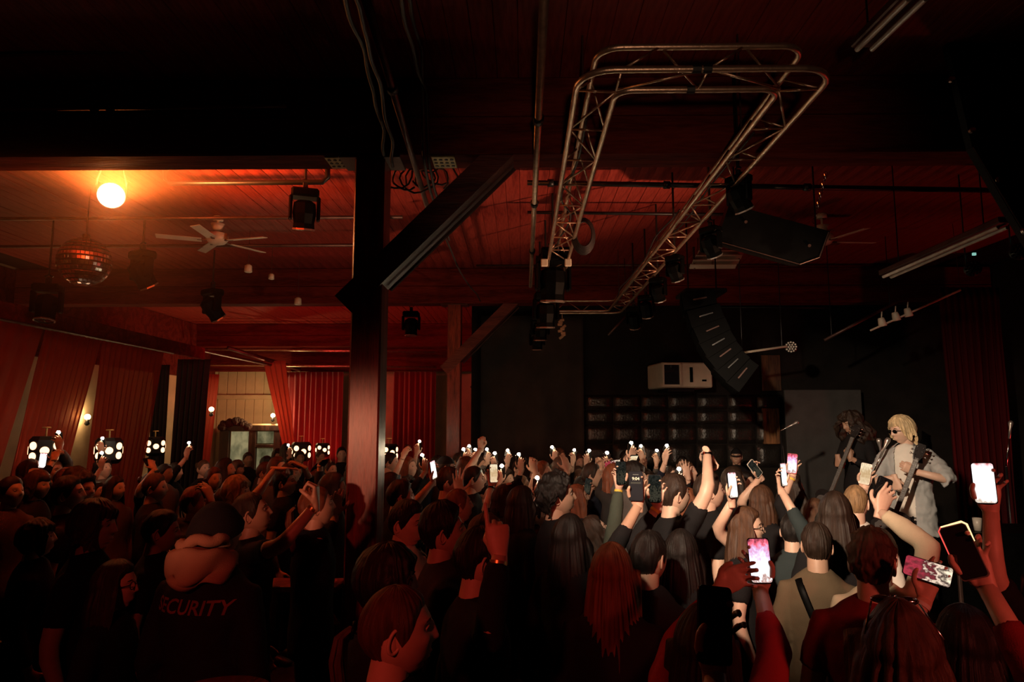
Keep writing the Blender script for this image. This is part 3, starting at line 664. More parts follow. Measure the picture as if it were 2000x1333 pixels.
tc = N.new('ShaderNodeTexCoord'); gr = N.new('ShaderNodeTexGradient'); gr.gradient_type = 'QUADRATIC_SPHERE'; L.new(tc.outputs['Object'], gr.inputs[0])
mu = N.new('ShaderNodeMath'); mu.operation = 'MULTIPLY'; mu.inputs[1].default_value = .17; L.new(gr.outputs[1], mu.inputs[0])
v = N.new('ShaderNodeVolumeScatter'); v.inputs['Color'].default_value = (1, .6, .4, 1); v.inputs['Anisotropy'].default_value = .2; L.new(mu.outputs[0], v.inputs['Density'])
oo = N.new('ShaderNodeOutputMaterial'); L.new(v.outputs[0], oo.inputs['Volume'])
hz = MB().sphere((0, 0, 0), 1.0, 20, 12).obj('glow_haze', hz_, None, False, p); hz.scale = (2.2, 1.6, 1.7); hz['kind'] = 'stuff'; hz['label'] = 'haze ball added round the par lamp to spread its orange glow'; hz['category'] = 'haze'
tag(lp, 'glowing orange par lamp shining toward the camera at upper left', 'lamp')
# ---- mirror ball
p = at(165, 512, 7.0); br_ = .255; mb = empty('mirror_ball', p)
MB().sphere((0, 0, 0), br_ * .985, 24, 16).obj('core', M_black, mb, True)
cos = math.cos; m = MB(); tl = []
tile = MB().box((0, 0, 0), (.034, .004, .034), bev=.001).mesh('mirror_tile', M_chrome)
k = 0
for j in range(-7, 8):
    la = j * R(11.6); n_ = max(6, int(2 * math.pi * br_ * cos(la) / .0375))
    for i in range(n_):
        lo = 2 * math.pi * i / n_; dv = Vector((cos(la) * math.cos(lo), cos(la) * math.sin(lo), math.sin(la)))
        q = dv.to_track_quat('Y', 'Z'); q = q @ Euler((random.uniform(-.03, .03), 0, random.uniform(-.03, .03))).to_quaternion()
        if dv.y < .35 and k < 295:
            o = link('mirror_tile', tile, mb, dv * br_); o.rotation_euler = q.to_euler(); k += 1
        else: m.add([v.co[:] for v in tile.vertices], [pp.vertices[:] for pp in tile.polygons], Matrix.Translation(dv * br_) @ q.to_matrix().to_4x4())
o = m.obj('far_side_tiles', M_chrome, mb); o['kind'] = 'stuff'
MB().tube([(0, 0, br_ - .01), (0, 0, CEIL - p.z)], .008, 6).lathe([(.04, br_ - .02), (.04, br_ + .04)], None, 12).obj('hanger', M_black, mb)
tag(mb, 'mirror ball hanging below the glowing lamp', 'mirror ball')
# ---- ceiling fans
def fan(px, py, Y, spin, label, k=1.0):
    p = at(px, py, Y); f = empty('ceiling_fan', p)
    MB().lathe([(.09 * k, .20 * k), (.055 * k, .13 * k), (.03 * k, .12 * k)], None, 14).lathe([(.06, CEIL - p.z - .05), (.06, CEIL - p.z)], None, 12).tube([(0, 0, .12 * k), (0, 0, CEIL - p.z)], .014, 8).obj('rod', M_white, f, True)
    MB().lathe([(.03 * k, .10 * k), (.13 * k, .07 * k), (.14 * k, .0), (.10 * k, -.05 * k), (.04 * k, -.07 * k)], None, 18).obj('motor', M_white, f, True)
    bm_ = MB().box((.44 * k, 0, -.02), (.52 * k, .115 * k, .010), Euler((R(10), 0, 0)), bev=.004).mesh('blade', M_white)
    im = MB().box((.16 * k, 0, -.02), (.14 * k, .035, .012)).mesh('blade_iron', M_pipe)
    for i in range(5):
        for me_, nm in ((bm_, 'blade'), (im, 'blade_iron')):
            o = link(nm, me_, f); o.rotation_euler = (0, 0, R(spin + 72 * i))
    return tag(f, label, 'ceiling fan', 'ceiling fans')
fan(424, 468, 8.0, -14, 'cream five-blade ceiling fan at the left below the red boards', .95)
fan(1607, 470, 8.0, 4, 'cream ceiling fan half hidden behind the hung speaker at the right', .9)
# ---- small bullet spots on thin drops
def bullet(px, py, Y, label, k=1.0):
    p = at(px, py, Y); b = empty('bullet_spot', p)
    MB().tube([(0, 0, .04 * k), (0, 0, CEIL - p.z)], .004, 6).obj('drop_wire', M_pipe, b)
    MB().lathe([(.02 * k, .05 * k), (.045 * k, .03 * k), (.05 * k, -.05 * k), (.04 * k, -.055 * k)], None, 12).obj('housing', M_white, b, True)
    return tag(b, label, 'spot lamp', 'small bullet spots')
bullet(485, 524, 8.6, 'small cream spot lamp hanging right of the left ceiling fan')
bullet(582, 588, 10.2, 'small cream spot lamp hanging near the red ceiling strip', 1.1)
bullet(530, 540, 9.2, 'small dark spot lamp between the two cream bullet spots', .8)
# ---- hung speaker cabinet
p = at(1503, 458, 6.0); sp = empty('hung_speaker', p, Euler((R(14), R(19), R(-8))))
prof = [(-.43, .14), (.43, .14), (.43, -.10), (.30, -.20), (-.43, -.20)]
MB().prism(prof, .50, Matrix.Rotation(R(90), 4, 'X')).obj('cabinet', M_plastic, sp)
MB().box((-.06, 0, -.205), (.68, .46, .012)).obj('grille', M_grill, sp)
MB().tube([(-.42, -.252, -.19), (.29, -.252, -.19), (.42, -.252, -.09), (.42, -.252, .13)], .005, 6).obj('edge_trim', M_pipe, sp)
for q in ((-.25, -.255, .03), (.31, -.255, -.02)): MB().lathe([(.014, 0), (.014, .012)], Matrix.Translation(q) @ Matrix.Rotation(R(90), 4, 'X'), 8).obj('rigging_point', M_pipe, sp)
for sx in (-.36, .36):
    a0 = Vector((sx, 0, .14)); wv = Euler((R(14), R(19), R(-8))).to_matrix().inverted() @ Vector((0, 0, CEIL - p.z - .1 + sx * .33))
    MB().tube([a0, a0 + wv], .008, 6).obj('hanging_cable', M_black, sp)
tag(sp, 'large black speaker cabinet hung at a tilt right of the truss', 'speaker')
cm = MB(); a_ = at(1590, 432, 6.0); b_ = at(1613, 340, 6.0); b_.z = min(b_.z, CEIL)
for k in range(11):
    c = a_.lerp(b_, k / 10); cm.tube([c + Vector((.014 * math.cos(t), (.014 * math.cos(t) if k % 2 else 0), .024 * math.sin(t))) for t in [i * math.pi / 4 for i in range(8)]], .004, 5, False, closed=True)
tag(cm.obj('hanging_chain', M_chrome, None), 'thin chain holding the hung speaker', 'chain')
# ---- line array
arr = empty('line_array_speaker', at(1345, 600, 8.2)); o_ = arr.location.copy()
pts = [(1332, 598), (1345, 632), (1358, 662), (1371, 690), (1386, 714), (1403, 737), (1424, 758)]
for i, q in enumerate(pts):
    c = at(q[0], q[1], 8.2) - o_; t = i / 6; ang = R(8 + 42 * t)          # tilt grows toward the bottom
    cab = empty('cabinet', c, Euler((0, ang * -1, R(-12)))); cab.parent = arr
    # local x = back direction, front at x=0
    MB().prism([(0, -.105), (0, .105), (.38, .085), (.38, -.085)], .62, Matrix.Rotation(R(90), 4, 'X')).obj('box', M_plastic, cab)
    MB().box((-.006, 0, 0), (.012, .58, .18), bev=.004).obj('grille', M_grill, cab)
    MB().box((.20, -.315, 0), (.16, .012, .02), bev=.003).obj('side_link', M_chrome if i % 2 else M_pipe, cab)
MB().box((.15, 0, .16), (.5, .5, .05), bev=.01).obj('fly_frame', M_black, arr)
for sx in (.0, .34): MB().tube([(sx, 0, .18), (sx, 0, CEIL - o_.z)], .010, 6).obj('hanging_cable', M_black, arr)
tag(arr, 'black line array speaker curving down above the stage', 'speaker')
# ---- LED par and its bar
p = at(1545, 678, 9.2); lp_ = empty('led_par', p); Q = (CAM - p).to_track_quat('Z', 'Y').to_matrix().to_4x4()
MB().lathe([(.07, -.16), (.082, -.02), (.086, .0)], Q, 20).obj('can', M_black, lp_, True)
lm = MB().lathe([(.0135, .0), (.0135, .006), (.006, .012), (.0001, .012)], None, 10).mesh('led_lens', mat('led lens', (.75, .7, .62), .15, .3, .1, 10))
for r_, n_ in ((.0, 1), (.032, 6), (.063, 12)):
    for i in range(n_):
        a = 2 * math.pi * i / max(n_, 1); o = link('led_lens', lm, lp_); o.matrix_basis = Q @ Matrix.Translation((r_ * math.cos(a), r_ * math.sin(a), .0))
tag(lp_, 'round LED par with a ring of pale lenses over the stage', 'stage lamp')
pipe('lamp_bar', at(1440, 691, 9.2), at(1537, 677, 9.2), .016, M_white, 'short pale bar holding the LED par', 'bar', drops=(.1, .9))
# ---- track spots
rail = empty('track_light', at(1790, 605, 8.4)); o_ = rail.location.copy()
MB().tube([at(1700, 646, 8.4) - o_, at(1876, 567, 8.4) - o_], .012, 8).obj('rail', M_white, rail)
for px, py in ((1722, 628), (1749, 617), (1773, 609)):
    c = at(px, py, 8.4) - o_
    MB().lathe([(.03, .045), (.038, .03), (.05, -.06), (.04, -.065)], Matrix.Translation(c) @ Matrix.Rotation(R(-12), 4, 'Y'), 12).tube([c + Vector((0, 0, .04)), c + Vector((.01, 0, .12))], .008, 6).obj('spot', M_white, rail, True)
MB().tube([at(1876, 567, 8.4) - o_, at(1870, 560, 8.4) - o_ + Vector((0, 0, .8))], .004, 5).obj('wire', M_pipe, rail)
tag(rail, 'track rail with three small cream spots above the stage', 'track light')
# second dim rail
pipe('lamp_bar', at(1610, 665, 9.0), at(1752, 590, 9.0), .02, M_pipe, 'dim slanting rail behind the track spots', 'bar', drops=(.1, .9))
# ---- fluorescent battens
def batten(p0, p1, Y0, Y1, label):
    a = at(*p0, Y0); b = at(*p1, Y1); f = empty('fluorescent_batten', (a + b) / 2); d = b - a; L_ = d.length
    Mx = d.to_track_quat('X', 'Z').to_matrix().to_4x4()
    MB().box((0, 0, .03), (L_, .12, .05), bev=.008).obj('housing', M_pipe, f).matrix_basis = Mx
    tm = MB().tube([(-L_ / 2 + .04, 0, 0), (L_ / 2 - .04, 0, 0)], .015, 10).mesh('tube', mat('unlit tube', (.75, .68, .58), .25))
    for sy in (-.04, .04):
        o = link('tube', tm, f); o.matrix_basis = Mx @ Matrix.Translation((0, sy, -.02))
    for t in (-.35, .35):
        c_ = d * t; MB().tube([c_ + Vector((0, 0, .04)), c_ + Vector((0, 0, CEIL - f.location.z - c_.z))], .006, 5).obj('drop_wire', M_black, f)
    return tag(f, label, 'light fixture', 'unlit fluorescent battens')
batten((1727, 540), (1966, 436), 6.6, 5.2, 'unlit twin-tube batten slanting over the stage at the right')
batten((1682, 96), (1800, -20), 3.6, 3.0, 'unlit twin-tube batten at the top right of the picture')
# ---- pale louvre vent on the ceiling
p = at(1410, 502, 9.0); v_ = empty('louvre_vent', p)
sm = MB().box((0, 0, 0), (.62, .09, .02), Euler((R(-25), 0, 0)), bev=.004).mesh('slat', M_white)
for k in range(4): link('slat', sm, v_, (-.04 * k, .02, .07 - .065 * k))
MB().box((-.36, .06, 0), (.02, .05, .30)).box((.24, .06, 0), (.02, .05, .30)).tube([(-.3, .06, .1), (-.3, .06, CEIL - p.z)], .006, 5).tube([(.2, .06, .1), (.2, .06, CEIL - p.z)], .006, 5).obj('side_rail', M_pipe, v_)
tag(v_, 'pale slatted vent hanging behind the right truss', 'vent')
# LED pars at the right edge with tiny status lights
for px, py, Y, lab in ((1900, 525, 6.6, 'dark LED par below the batten at the right edge'), (1990, 492, 6.2, 'dark LED par cut by the right edge of the picture')):
    p = at(px, py, Y); lp_ = empty('led_par', p); Q = (CAM - p).to_track_quat('Z', 'Y').to_matrix().to_4x4()
    MB().lathe([(.06, -.14), (.075, -.02), (.078, .0)], Q, 18).obj('can', M_black, lp_, True)
    lm2 = MB().lathe([(.011, .0), (.011, .006), (.0001, .010)], None, 8).mesh('led_lens', M_lens)
    for r_, n_ in ((.0, 1), (.03, 6), (.058, 12)):
        for i in range(n_):
            a = 2 * math.pi * i / n_; o = link('led_lens', lm2, lp_); o.matrix_basis = Q @ Matrix.Translation((r_ * math.cos(a), r_ * math.sin(a), 0))
    MB().tube([(0, .1, .05), (0, .1, CEIL - p.z)], .008, 6).obj('drop', M_black, lp_)
    MB().box(Q @ Vector((.02, .14, -.06)), (.03, .02, .025)).obj('status_light', emit('status light', (.45, 1.0, .85), .5), lp_)
    tag(lp_, lab, 'stage lamp')
# ================================================================== PEOPLE LIBRARY
TMP = bpy.data.scenes.new('bake')
def bake(mb, voxel, smooth=3, disp=0.0, dscale=.12, ratio=None):
    """voxel-union of overlapping closed shapes -> (verts, faces) of one continuous surface"""
    me = bpy.data.meshes.new('t'); me.from_pydata(mb.v, [], mb.f); ob = bpy.data.objects.new('t', me); TMP.collection.objects.link(ob)
    m = ob.modifiers.new('r', 'REMESH'); m.mode = 'VOXEL'; m.voxel_size = voxel
    if smooth: s_ = ob.modifiers.new('s', 'SMOOTH'); s_.iterations = smooth; s_.factor = .5
    if disp:
        tx = bpy.data.textures.get('folds%g' % dscale) or bpy.data.textures.new('folds%g' % dscale, 'CLOUDS'); tx.noise_scale = dscale; tx.noise_depth = 2
        d_ = ob.modifiers.new('d', 'DISPLACE'); d_.texture = tx; d_.strength = disp; d_.mid_level = .5; d_.texture_coords = 'LOCAL'
    if ratio: c_ = ob.modifiers.new('c', 'DECIMATE'); c_.ratio = ratio
    vl = TMP.view_layers[0]; vl.update(); dg = vl.depsgraph
    ev = ob.evaluated_get(dg); em = ev.to_mesh()
    vs = [v.co.to_tuple() for v in em.vertices]; fs = [tuple(p.vertices) for p in em.polygons]
    ev.to_mesh_clear(); bpy.data.objects.remove(ob); bpy.data.meshes.remove(me)
    return vs, fs
def G(x, s): return math.exp(-(x / s) ** 2)
def head_pt(az, el):
    dx, dy, dz = math.cos(el) * math.sin(az), math.cos(el) * math.cos(az), math.sin(el)
    x, y, z = .075 * dx, .096 * dy, .117 * dz
    t = max(0.0, -dz)
    x *= 1 - .30 * t * t
    if dy < 0: y *= 1 - .45 * min(1, t * 1.25) ** 1.5; y -= .006 * G(z - .03, .05) * -dy
    else: y += .010 * t * dy
    if dy > 0:
        f = min(1, dy * 2.2)
        n = 0.0
        zz = (0.028 - z) / .05
        if 0 < zz < 1: n += G(x, .0095 + .006 * zz) * (.004 + .016 * zz)
        elif zz >= 1: n += G(x, .0155) * .020 * max(0, 1 - (zz - 1) * 5)
        for sx in (-1, 1):
            n -= .011 * G(x - sx * .031, .015) * G(z - .012, .012)
            n += .005 * G(x - sx * .045, .02) * G(z + .016, .02)
            n += .006 * G(x - sx * .028, .022) * G(z - .033, .008)
        n += .007 * G(x, .021) * G(z + .056, .0055) + .007 * G(x, .018) * G(z + .069, .0065) - .003 * G(x, .024) * G(z + .0625, .003)
        n += .008 * G(x, .018) * G(z + .098, .014)
        n -= .004 * G(x, .03) * G(z + .082, .007)
        y += n * f
    return Vector((x, y, z))
def head_mb(det, mb):
    nu, nv = ((30, 22), (48, 36), (84, 64))[det]
    vs = []; fs = []
    for j in range(nv + 1):
        el = R(-89 + 178 * j / nv)
        for i in range(nu):
            t = 2 * i / nu - 1; az = math.pi * t - .70 * math.sin(math.pi * t)
            vs.append(head_pt(az, el))
    for j in range(nv):
        for i in range(nu): fs.append((j * nu + i, j * nu + (i + 1) % nu, (j + 1) * nu + (i + 1) % nu, (j + 1) * nu + i))
    fs.append(tuple(range(nu))[::-1]); fs.append(tuple(nv * nu + i for i in range(nu)))
    mb.add(vs, fs)
    for sx in (-1, 1):
        E = Matrix.Translation((sx * .074, -.008, -.004)) @ Matrix.Rotation(R(-12), 4, 'X') @ Matrix.Rotation(sx * R(22), 4, 'Z')
        n = (8, 12, 18)[det]
        mb.tube([E @ Vector((0, .017 * math.cos(a), .031 * math.sin(a) + .004 * math.cos(a))) for a in [2 * math.pi * k / n for k in range(n)]], .0052, 6, False, closed=True)
        mb.sphere(E @ Vector((-sx * .003, 0, 0)), 1, 8, 6, sc=(.005, .015, .028), M=Matrix.Rotation(sx * R(22), 4, 'Z'))
        mb.sphere((sx * .030, .0735, .012), .0112, 10, 8, mi=2); mb.sphere((sx * .030, .0800, .012), .0056, 8, 6, mi=1)
        if det > 0:
            mb.tube([(sx * .014, .0905, .031), (sx * .030, .0905, .037), (sx * .046, .079, .032)], [.0022, .0032, .0016], 5, mi=1)
            mb.tube([(sx * .017, .0815, .013), (sx * .030, .0855, .019), (sx * .043, .077, .013)], [.0012, .0022, .0012], 5, mi=0)
    return mb
HEADS = {}
def head_data(det):
    if det not in HEADS: HEADS[det] = head_mb(det, MB())
    return HEADS[det]
# ---- hands (thumb on +X, palm faces +Y, fingers along +Z): base model is a LEFT hand
HP = { # per finger (index..pinky): spread, curls
 'relaxed': ([.06, .0, -.05, -.12], [(14, 22, 14), (18, 26, 16), (22, 30, 18), (26, 34, 20)], [(.72, .30, .62), (.45, .35, .82), (.30, .42, .85)]),
 'grip': ([-.42, -.55, -.68, -.80], [(8, 14, 14), (8, 38, 50), (8, 50, 60), (10, 55, 60)], [(.55, .42, .72), (.10, .50, .86), (-.30, .42, .86)]),
 'point': ([.05, .0, -.06, -.12], [(6, 6, 4), (70, 85, 50), (75, 88, 50), (78, 88, 50)], [(.45, .55, .70), (-.2, .75, .62), (-.6, .6, .5)]),
 'horns': ([.08, .0, -.05, -.16], [(6, 8, 4), (75, 88, 50), (75, 88, 50), (10, 10, 6)], [(.45, .55, .70), (-.3, .75, .60), (-.7, .5, .4)]),
 'fist': ([.03, .0, -.03, -.06], [(62, 80, 45), (64, 84, 45), (66, 86, 45), (68, 88, 45)], [(.45, .60, .65), (-.1, .80, .55), (-.5, .7, .4)]),
 'open': ([.18, .04, -.10, -.26], [(4, 6, 4), (4, 6, 4), (6, 8, 5), (8, 8, 6)], [(.85, .15, .50), (.70, .18, .68), (.55, .2, .8)]),
}
HANDS = {}
def hand_data(pose, det):
    k = (pose, det)
    if k in HANDS: return HANDS[k]
    sp, cu, th = HP[pose]; mb = MB()
    mb.tube([(0, 0, -.035), (0, 0, 0), (.001, .001, .025), (.001, .002, .06), (0, .001, .088), (0, 0, .099)], [(.0265, .0195), (.0285, .019), (.034, .0185), (.042, .0165), (.043, .0135), (.038, .0095)], 14, up=(1, 0, 0))
    mb.sphere((.024, .008, .032), 1, 10, 8, sc=(.017, .015, .028))
    fl = ((.042, .026, .021), (.046, .029, .022), (.043, .027, .021), (.034, .021, .019)); fr = (.0092, .0094, .0090, .0078)
    for i in range(4):
        p = Vector((.0315 - .0212 * i, 0, (.092, .097, .093, .084)[i])); c = 0; pts = [p - Vector((0, 0, .02)), p.copy()]; rad = [fr[i] * 1.05, fr[i] * 1.08]
        for s_ in range(3):
            c += R(cu[i][s_]); a = sp[i]; dr = Vector((math.sin(a) * math.cos(c), math.sin(c), math.cos(a) * math.cos(c))).normalized()
            q = p + dr * fl[i][s_]; pts += [p.lerp(q, .5), q]; rad += [fr[i] * (1 - .07 * s_) * .95, fr[i] * (1 - .1 * s_)]; p = q
        rad[-1] *= .7; mb.tube(pts, rad, 8)
    p = Vector((.022, .006, .022)); pts = [p.copy()]; rad = [.0135]
    for s_, (d_, l_) in enumerate(zip(th, (.046, .032, .026))):
        q = p + Vector(d_).normalized() * l_; pts += [p.lerp(q, .5), q]; rad += [(.0125, .0108, .0098)[s_], (.0115, .0102, .0068)[s_]]; p = q
    mb.tube(pts, rad, 8)
    HANDS[k] = bake(mb, (.0085, .0058, .0042)[det], 2)
    return HANDS[k]
# ---- hair styles
def interp(tb, x):
    for (a, b), (c, d) in zip(tb, tb[1:]):
        if x <= c: return b + (d - b) * (x - a) / (c - a)
    return tb[-1][1]
HL = ((0, 37), (35, 35), (55, 22), (72, 0), (84, -10), (96, 8), (112, 0), (130, -30), (180, -48))
STY = { # top thickness, side thickness, ridge, ridge freq, curl, length, hang-from azimuth, fringe, spread
 'short':   dict(top=.020, side=.009, ridge=.0022, rf=34, curl=.004, cf=45, L=0),
 'crop':    dict(top=.009, side=.005, ridge=.0014, rf=44, curl=.002, cf=60, L=0),
 'quiff':   dict(top=.034, side=.008, ridge=.0030, rf=30, curl=.006, cf=28, L=0),
 'curly':   dict(top=.040, side=.030, ridge=.002, rf=20, curl=.020, cf=40, L=.02, az=95, spread=.01),
 'mop':     dict(top=.030, side=.022, ridge=.0035, rf=26, curl=.008, cf=22, L=.06, az=60, spread=.006, fringe=.040),
 'bob':     dict(top=.020, side=.018, ridge=.0030, rf=30, curl=.003, cf=20, L=.16, az=62, spread=.02),
 'long':    dict(top=.018, side=.016, ridge=.0032, rf=34, curl=.003, cf=14, L=.42, az=66, spread=.035),
 'wavy':    dict(top=.024, side=.024, ridge=.0040, rf=22, curl=.010, cf=16, L=.36, az=60, spread=.05),
 'shag':    dict(top=.045, side=.045, ridge=.004, rf=18, curl=.030, cf=22, L=.20, az=45, spread=.06, fringe=.03),
 'tousled': dict(top=.024, side=.013, ridge=.0020, rf=24, curl=.013, cf=42, L=0),
 'tied':    dict(top=.010, side=.007, ridge=.0020, rf=40, curl=.001, cf=20, L=0),
 'bun':     dict(top=.012, side=.008, ridge=.0022, rf=40, curl=.001, cf=20, L=0),
 'blond_mop': dict(top=.030, side=.026, ridge=.0040, rf=24, curl=.007, cf=22, L=.045, az=52, spread=.006, fringe=.028),
}
HAIRM = {}
def hair_mesh(style, det):
    k = (style, det)
    if k in HAIRM: return HAIRM[k]
    P_ = STY[style]; nu = (44, 90, 180)[det]; nr = (9, 16, 24)[det]; nl = 0 if P_['L'] <= 0 else (7, 14, 22)[det]
    mb = MB(); vs = []; fs = []; rows = nr + nl
    for i in range(nu):
        azd = 360 * i / nu - 180; az = R(azd); aa = abs(azd); eh = interp(HL, aa)
        if P_['L'] > .1 and aa > P_['az']: eh = max(eh, -4)
        if P_.get('fringe') and aa < 62: eh -= math.degrees(P_['fringe'] / .10) * (1 - (aa / 62) ** 2) * (.8 + .4 * noise.noise(Vector((azd * .12, 3, 1))))
        rdg = P_['ridge'] * (noise.noise(Vector((i / nu * P_['rf'] * 2, 0, 7))) + .6 * math.sin(i / nu * P_['rf'] * 6.283 + 3 * noise.noise(Vector((azd * .05, 1, 2)))))
        edge = None
        for j in range(nr + 1):
            u = j / nr; eld = 90 + (eh - 90) * u ** .9; p = head_pt(az, R(min(eld, 89)))
            tp_ = 1 - min(1, max(0, (55 - eld) / 55)); tap = min(1, (1 - u) * 5 + (.25 if nl and aa > P_.get('az', 60) else .0)) if P_.get('L', 0) <= 0 or aa < P_.get('az', 60) else 1
            th = (P_['side'] + (P_['top'] - P_['side']) * tp_) * tap + rdg * (.3 + .7 * u) * (tap > .2)
            d = p.normalized(); w_ = noise.noise(p * P_['cf'] + Vector((9, 2, 4))) * P_['curl'] * tap + noise.noise(p * P_['cf'] * 2.7) * P_['curl'] * .5 * tap
            q = p + d * (th + w_); vs.append(q); edge = q
        for j in range(nl):
            v = (j + 1) / nl
            if aa < P_.get('az', 60):
                vs.append(edge - edge.normalized() * .004 * v)
            else:
                f = min(1, (aa - P_['az']) / 12); jag = 1 + .12 * noise.noise(Vector((azd * .25, 5, 3)))
                Ln = P_['L'] * f * jag + .02; side = Vector((math.sin(az), math.cos(az), 0))
                base = edge + side * (P_.get('spread', .02) * math.sin(min(v * 1.4, 1) * math.pi / 2))
                wob = noise.noise(Vector((azd * .06, v * 4, 2))) * P_['curl'] * 1.2 + rdg * 1.4
                q = base + side * wob; q.z = edge.z - Ln * v
                if q.z < -.14 and side.y < 0: q.y += -.01 * (q.z + .14) * 4
                vs.append(q)
    st = rows + 1
    for i in range(nu):
        i2 = (i + 1) % nu
        for j in range(rows): fs.append((i * st + j, i2 * st + j, i2 * st + j + 1, i * st + j + 1))
    mb.add(vs, fs)
    def strand_tail(pts, rad, n, r0, seed):
        rr = random.Random(seed)
        for k_ in range(n):
            a = rr.uniform(0, 6.28); q = math.sqrt(rr.random()); out = []
            for t, (p, rd) in enumerate(zip(pts, rad)):
                out.append(Vector(p) + Vector((math.cos(a) * q * rd, math.sin(a) * q * rd * .8, 0)) + noise.noise_vector(Vector((k_, t * .6, 0))) * .004)
            mb.tube(out, [r0] * (len(out) - 1) + [r0 * .3], 5)
    if style == 'tied':
        pts = [(0, -.100, .012), (0, -.125, .02), (0, -.150, .0), (0, -.158, -.06), (0, -.150, -.13), (0, -.145, -.20), (0, -.14, -.27), (0, -.135, -.33)]
        strand_tail(pts, [.012, .012, .020, .028, .030, .028, .022, .012], (10, 26, 60)[det], (.009, .006, .0045)[det], 3)
        mb.tube([(.018 * math.cos(a), -.118 + .004 * math.sin(a), .016 + .018 * math.sin(a)) for a in [i * math.pi / 5 for i in range(10)]], .006, 6, False, closed=True, mi=1)
    if style == 'bun':
        mb.sphere((0, -.118, .055), .042, 14, 10, sc=(1, .85, 1))
        mb.tube([(.03 * math.cos(a), -.105, .052 + .03 * math.sin(a)) for a in [i * math.pi / 6 for i in range(12)]], .010, 6, False, closed=True)
    me = mb.mesh('hair', [MATS['hair brown'], M_plastic], True)
    HAIRM[k] = me; return me
def hair_mat(name, c, rough=.42):
    return mat('hair ' + name, c, rough, 0, .45, 9, .35, 160, (5, 5, .35), spec=.3)
HC = {'black': (.012, .009, .008), 'dark': (.028, .016, .011), 'brown': (.075, .036, .020), 'light': (.16, .085, .045), 'red': (.16, .050, .022), 'blond': (.60, .45, .26), 'sand': (.28, .17, .085), 'grey': (.14, .12, .11)}
for k_, c_ in HC.items(): hair_mat(k_, c_)
def skin_mat(name, c):
    m = mat('skin ' + name, c, .48, 0, .10, 14, .06, 220)
    b = m.node_tree.nodes['Principled BSDF']; b.inputs['Subsurface Weight'].default_value = 0.0
    b.inputs['Subsurface Radius'].default_value = (1, .35, .2); b.inputs['Subsurface Scale'].default_value = .012
    return m
SK = {'fair': skin_mat('fair', (.62, .40, .30)), 'mid': skin_mat('mid', (.50, .30, .21)), 'tan': skin_mat('tan', (.36, .20, .13))}
M_eyew = mat('eye white', (.34, .29, .26), .2, 0, .1, 10)
M_eye = mat('dark eye', (.03, .018, .012), .12, 0, .2, 10)
CL = {'black': (.012, .011, .012), 'charcoal': (.030, .028, .028), 'navy': (.012, .014, .025), 'grey': (.10, .095, .09), 'white': (.70, .66, .60), 'cream': (.66, .54, .38), 'khaki': (.13, .092, .056), 'red': (.42, .035, .040), 'maroon': (.20, .020, .024), 'green': (.055, .065, .050), 'brown': (.08, .045, .03), 'teal': (.030, .040, .042), 'linen': (.36, .37, .37), 'rust': (.36, .20, .13), 'denim': (.04, .05, .075)}
def cloth(c): return mat('cloth ' + c, CL[c], .85, 0, .07, 10, .25, 260, spec=.15)
SHARED = {}
def legs_mesh(col):
    k = ('legs', col)
    if k not in SHARED:
        mb = MB(); mb.tube([(0, 0, .80), (0, 0, .90), (0, 0, 1.0)], [(.165, .118), (.172, .122), (.158, .108)], 14, up=(1, 0, 0))
        for sx in (-1, 1): mb.tube([(sx * .085, 0, .90), (sx * .092, 0, .80), (sx * .10, .005, .48), (sx * .105, -.01, .30), (sx * .108, -.01, .06)], [.088, .086, .062, .060, .056], 12)
        vs, fs = bake(mb, .026, 2); m = MB(); m.add(vs, fs); SHARED[k] = m.mesh('trousers', cloth(col), True)
    return SHARED[k]
def shoes_mesh():
    if 'shoes' not in SHARED:
        mb = MB()
        for sx in (1,): mb.tube([(sx * .108, -.075, .045), (sx * .108, -.04, .052), (sx * .112, .05, .048), (sx * .118, .13, .034), (sx * .12, .175, .026)], [(.036, .040), (.042, .048), (.046, .046), (.046, .032), (.028, .020)], 10, up=(1, 0, 0))
        SHARED['shoes'] = mb.mesh('shoe', mat('dark shoe', (.02, .018, .016), .5), True)
    return SHARED['shoes']
# ---- phones
M_phone = mat('phone black', (.01, .01, .011), .18, .2, .1, 10, coat=.5)
M_case = {'black': M_phone, 'white': mat('phone white', (.75, .70, .62), .3), 'red': mat('phone red', (.5, .03, .04), .3), 'clear': mat('phone silver', (.45, .42, .4), .25, .6)}
SCR = {
 'white': screen_mat('screen blown white', ((0, (.8, .7, .6)), (.12, (.45, .35, .28)), (.2, (1, .95, .9)), (.7, (1, .97, .96)), (.86, (.92, .62, .64)), (.95, (.45, .12, .12))), 1.5, 45, 1, .16),
 'stage': screen_mat('screen stage picture', ((.15, (.9, .75, .55)), (.3, (.03, .01, .01)), (.42, (.85, .65, .5)), (.5, (.08, .02, .02)), (.7, (.35, .03, .05)), (.9, (.04, .01, .01))), 1.3, 34, 2.2, .42),
 'stage2': screen_mat('screen bright picture', ((.05, (1, .9, .85)), (.18, (.35, .18, .16)), (.26, (1, .97, .95)), (.5, (.86, .84, 1)), (.66, (.62, .36, .60)), (.80, (.75, .12, .18)), (.94, (.05, .01, .02))), 1.4, 60, 5.1, .28),
 'warm': screen_mat('screen warm picture', ((.1, (.9, .7, .45)), (.5, (.55, .36, .18)), (.8, (.9, .75, .5)), (.95, (.3, .2, .1))), 1.1, 40, 3.3, .3),
 'dim': screen_mat('screen dim picture', ((.2, (.004, .005, .004)), (.4, (.10, .09, .06)), (.55, (.01, .012, .01)), (.75, (.05, .05, .04)), (.95, (.004, .004, .004))), .5, 60, 4.0, .5),
 'off': M_lens,
}
M_flash = emit('phone torch', (1.0, .78, .50), 170)
PHM = {}
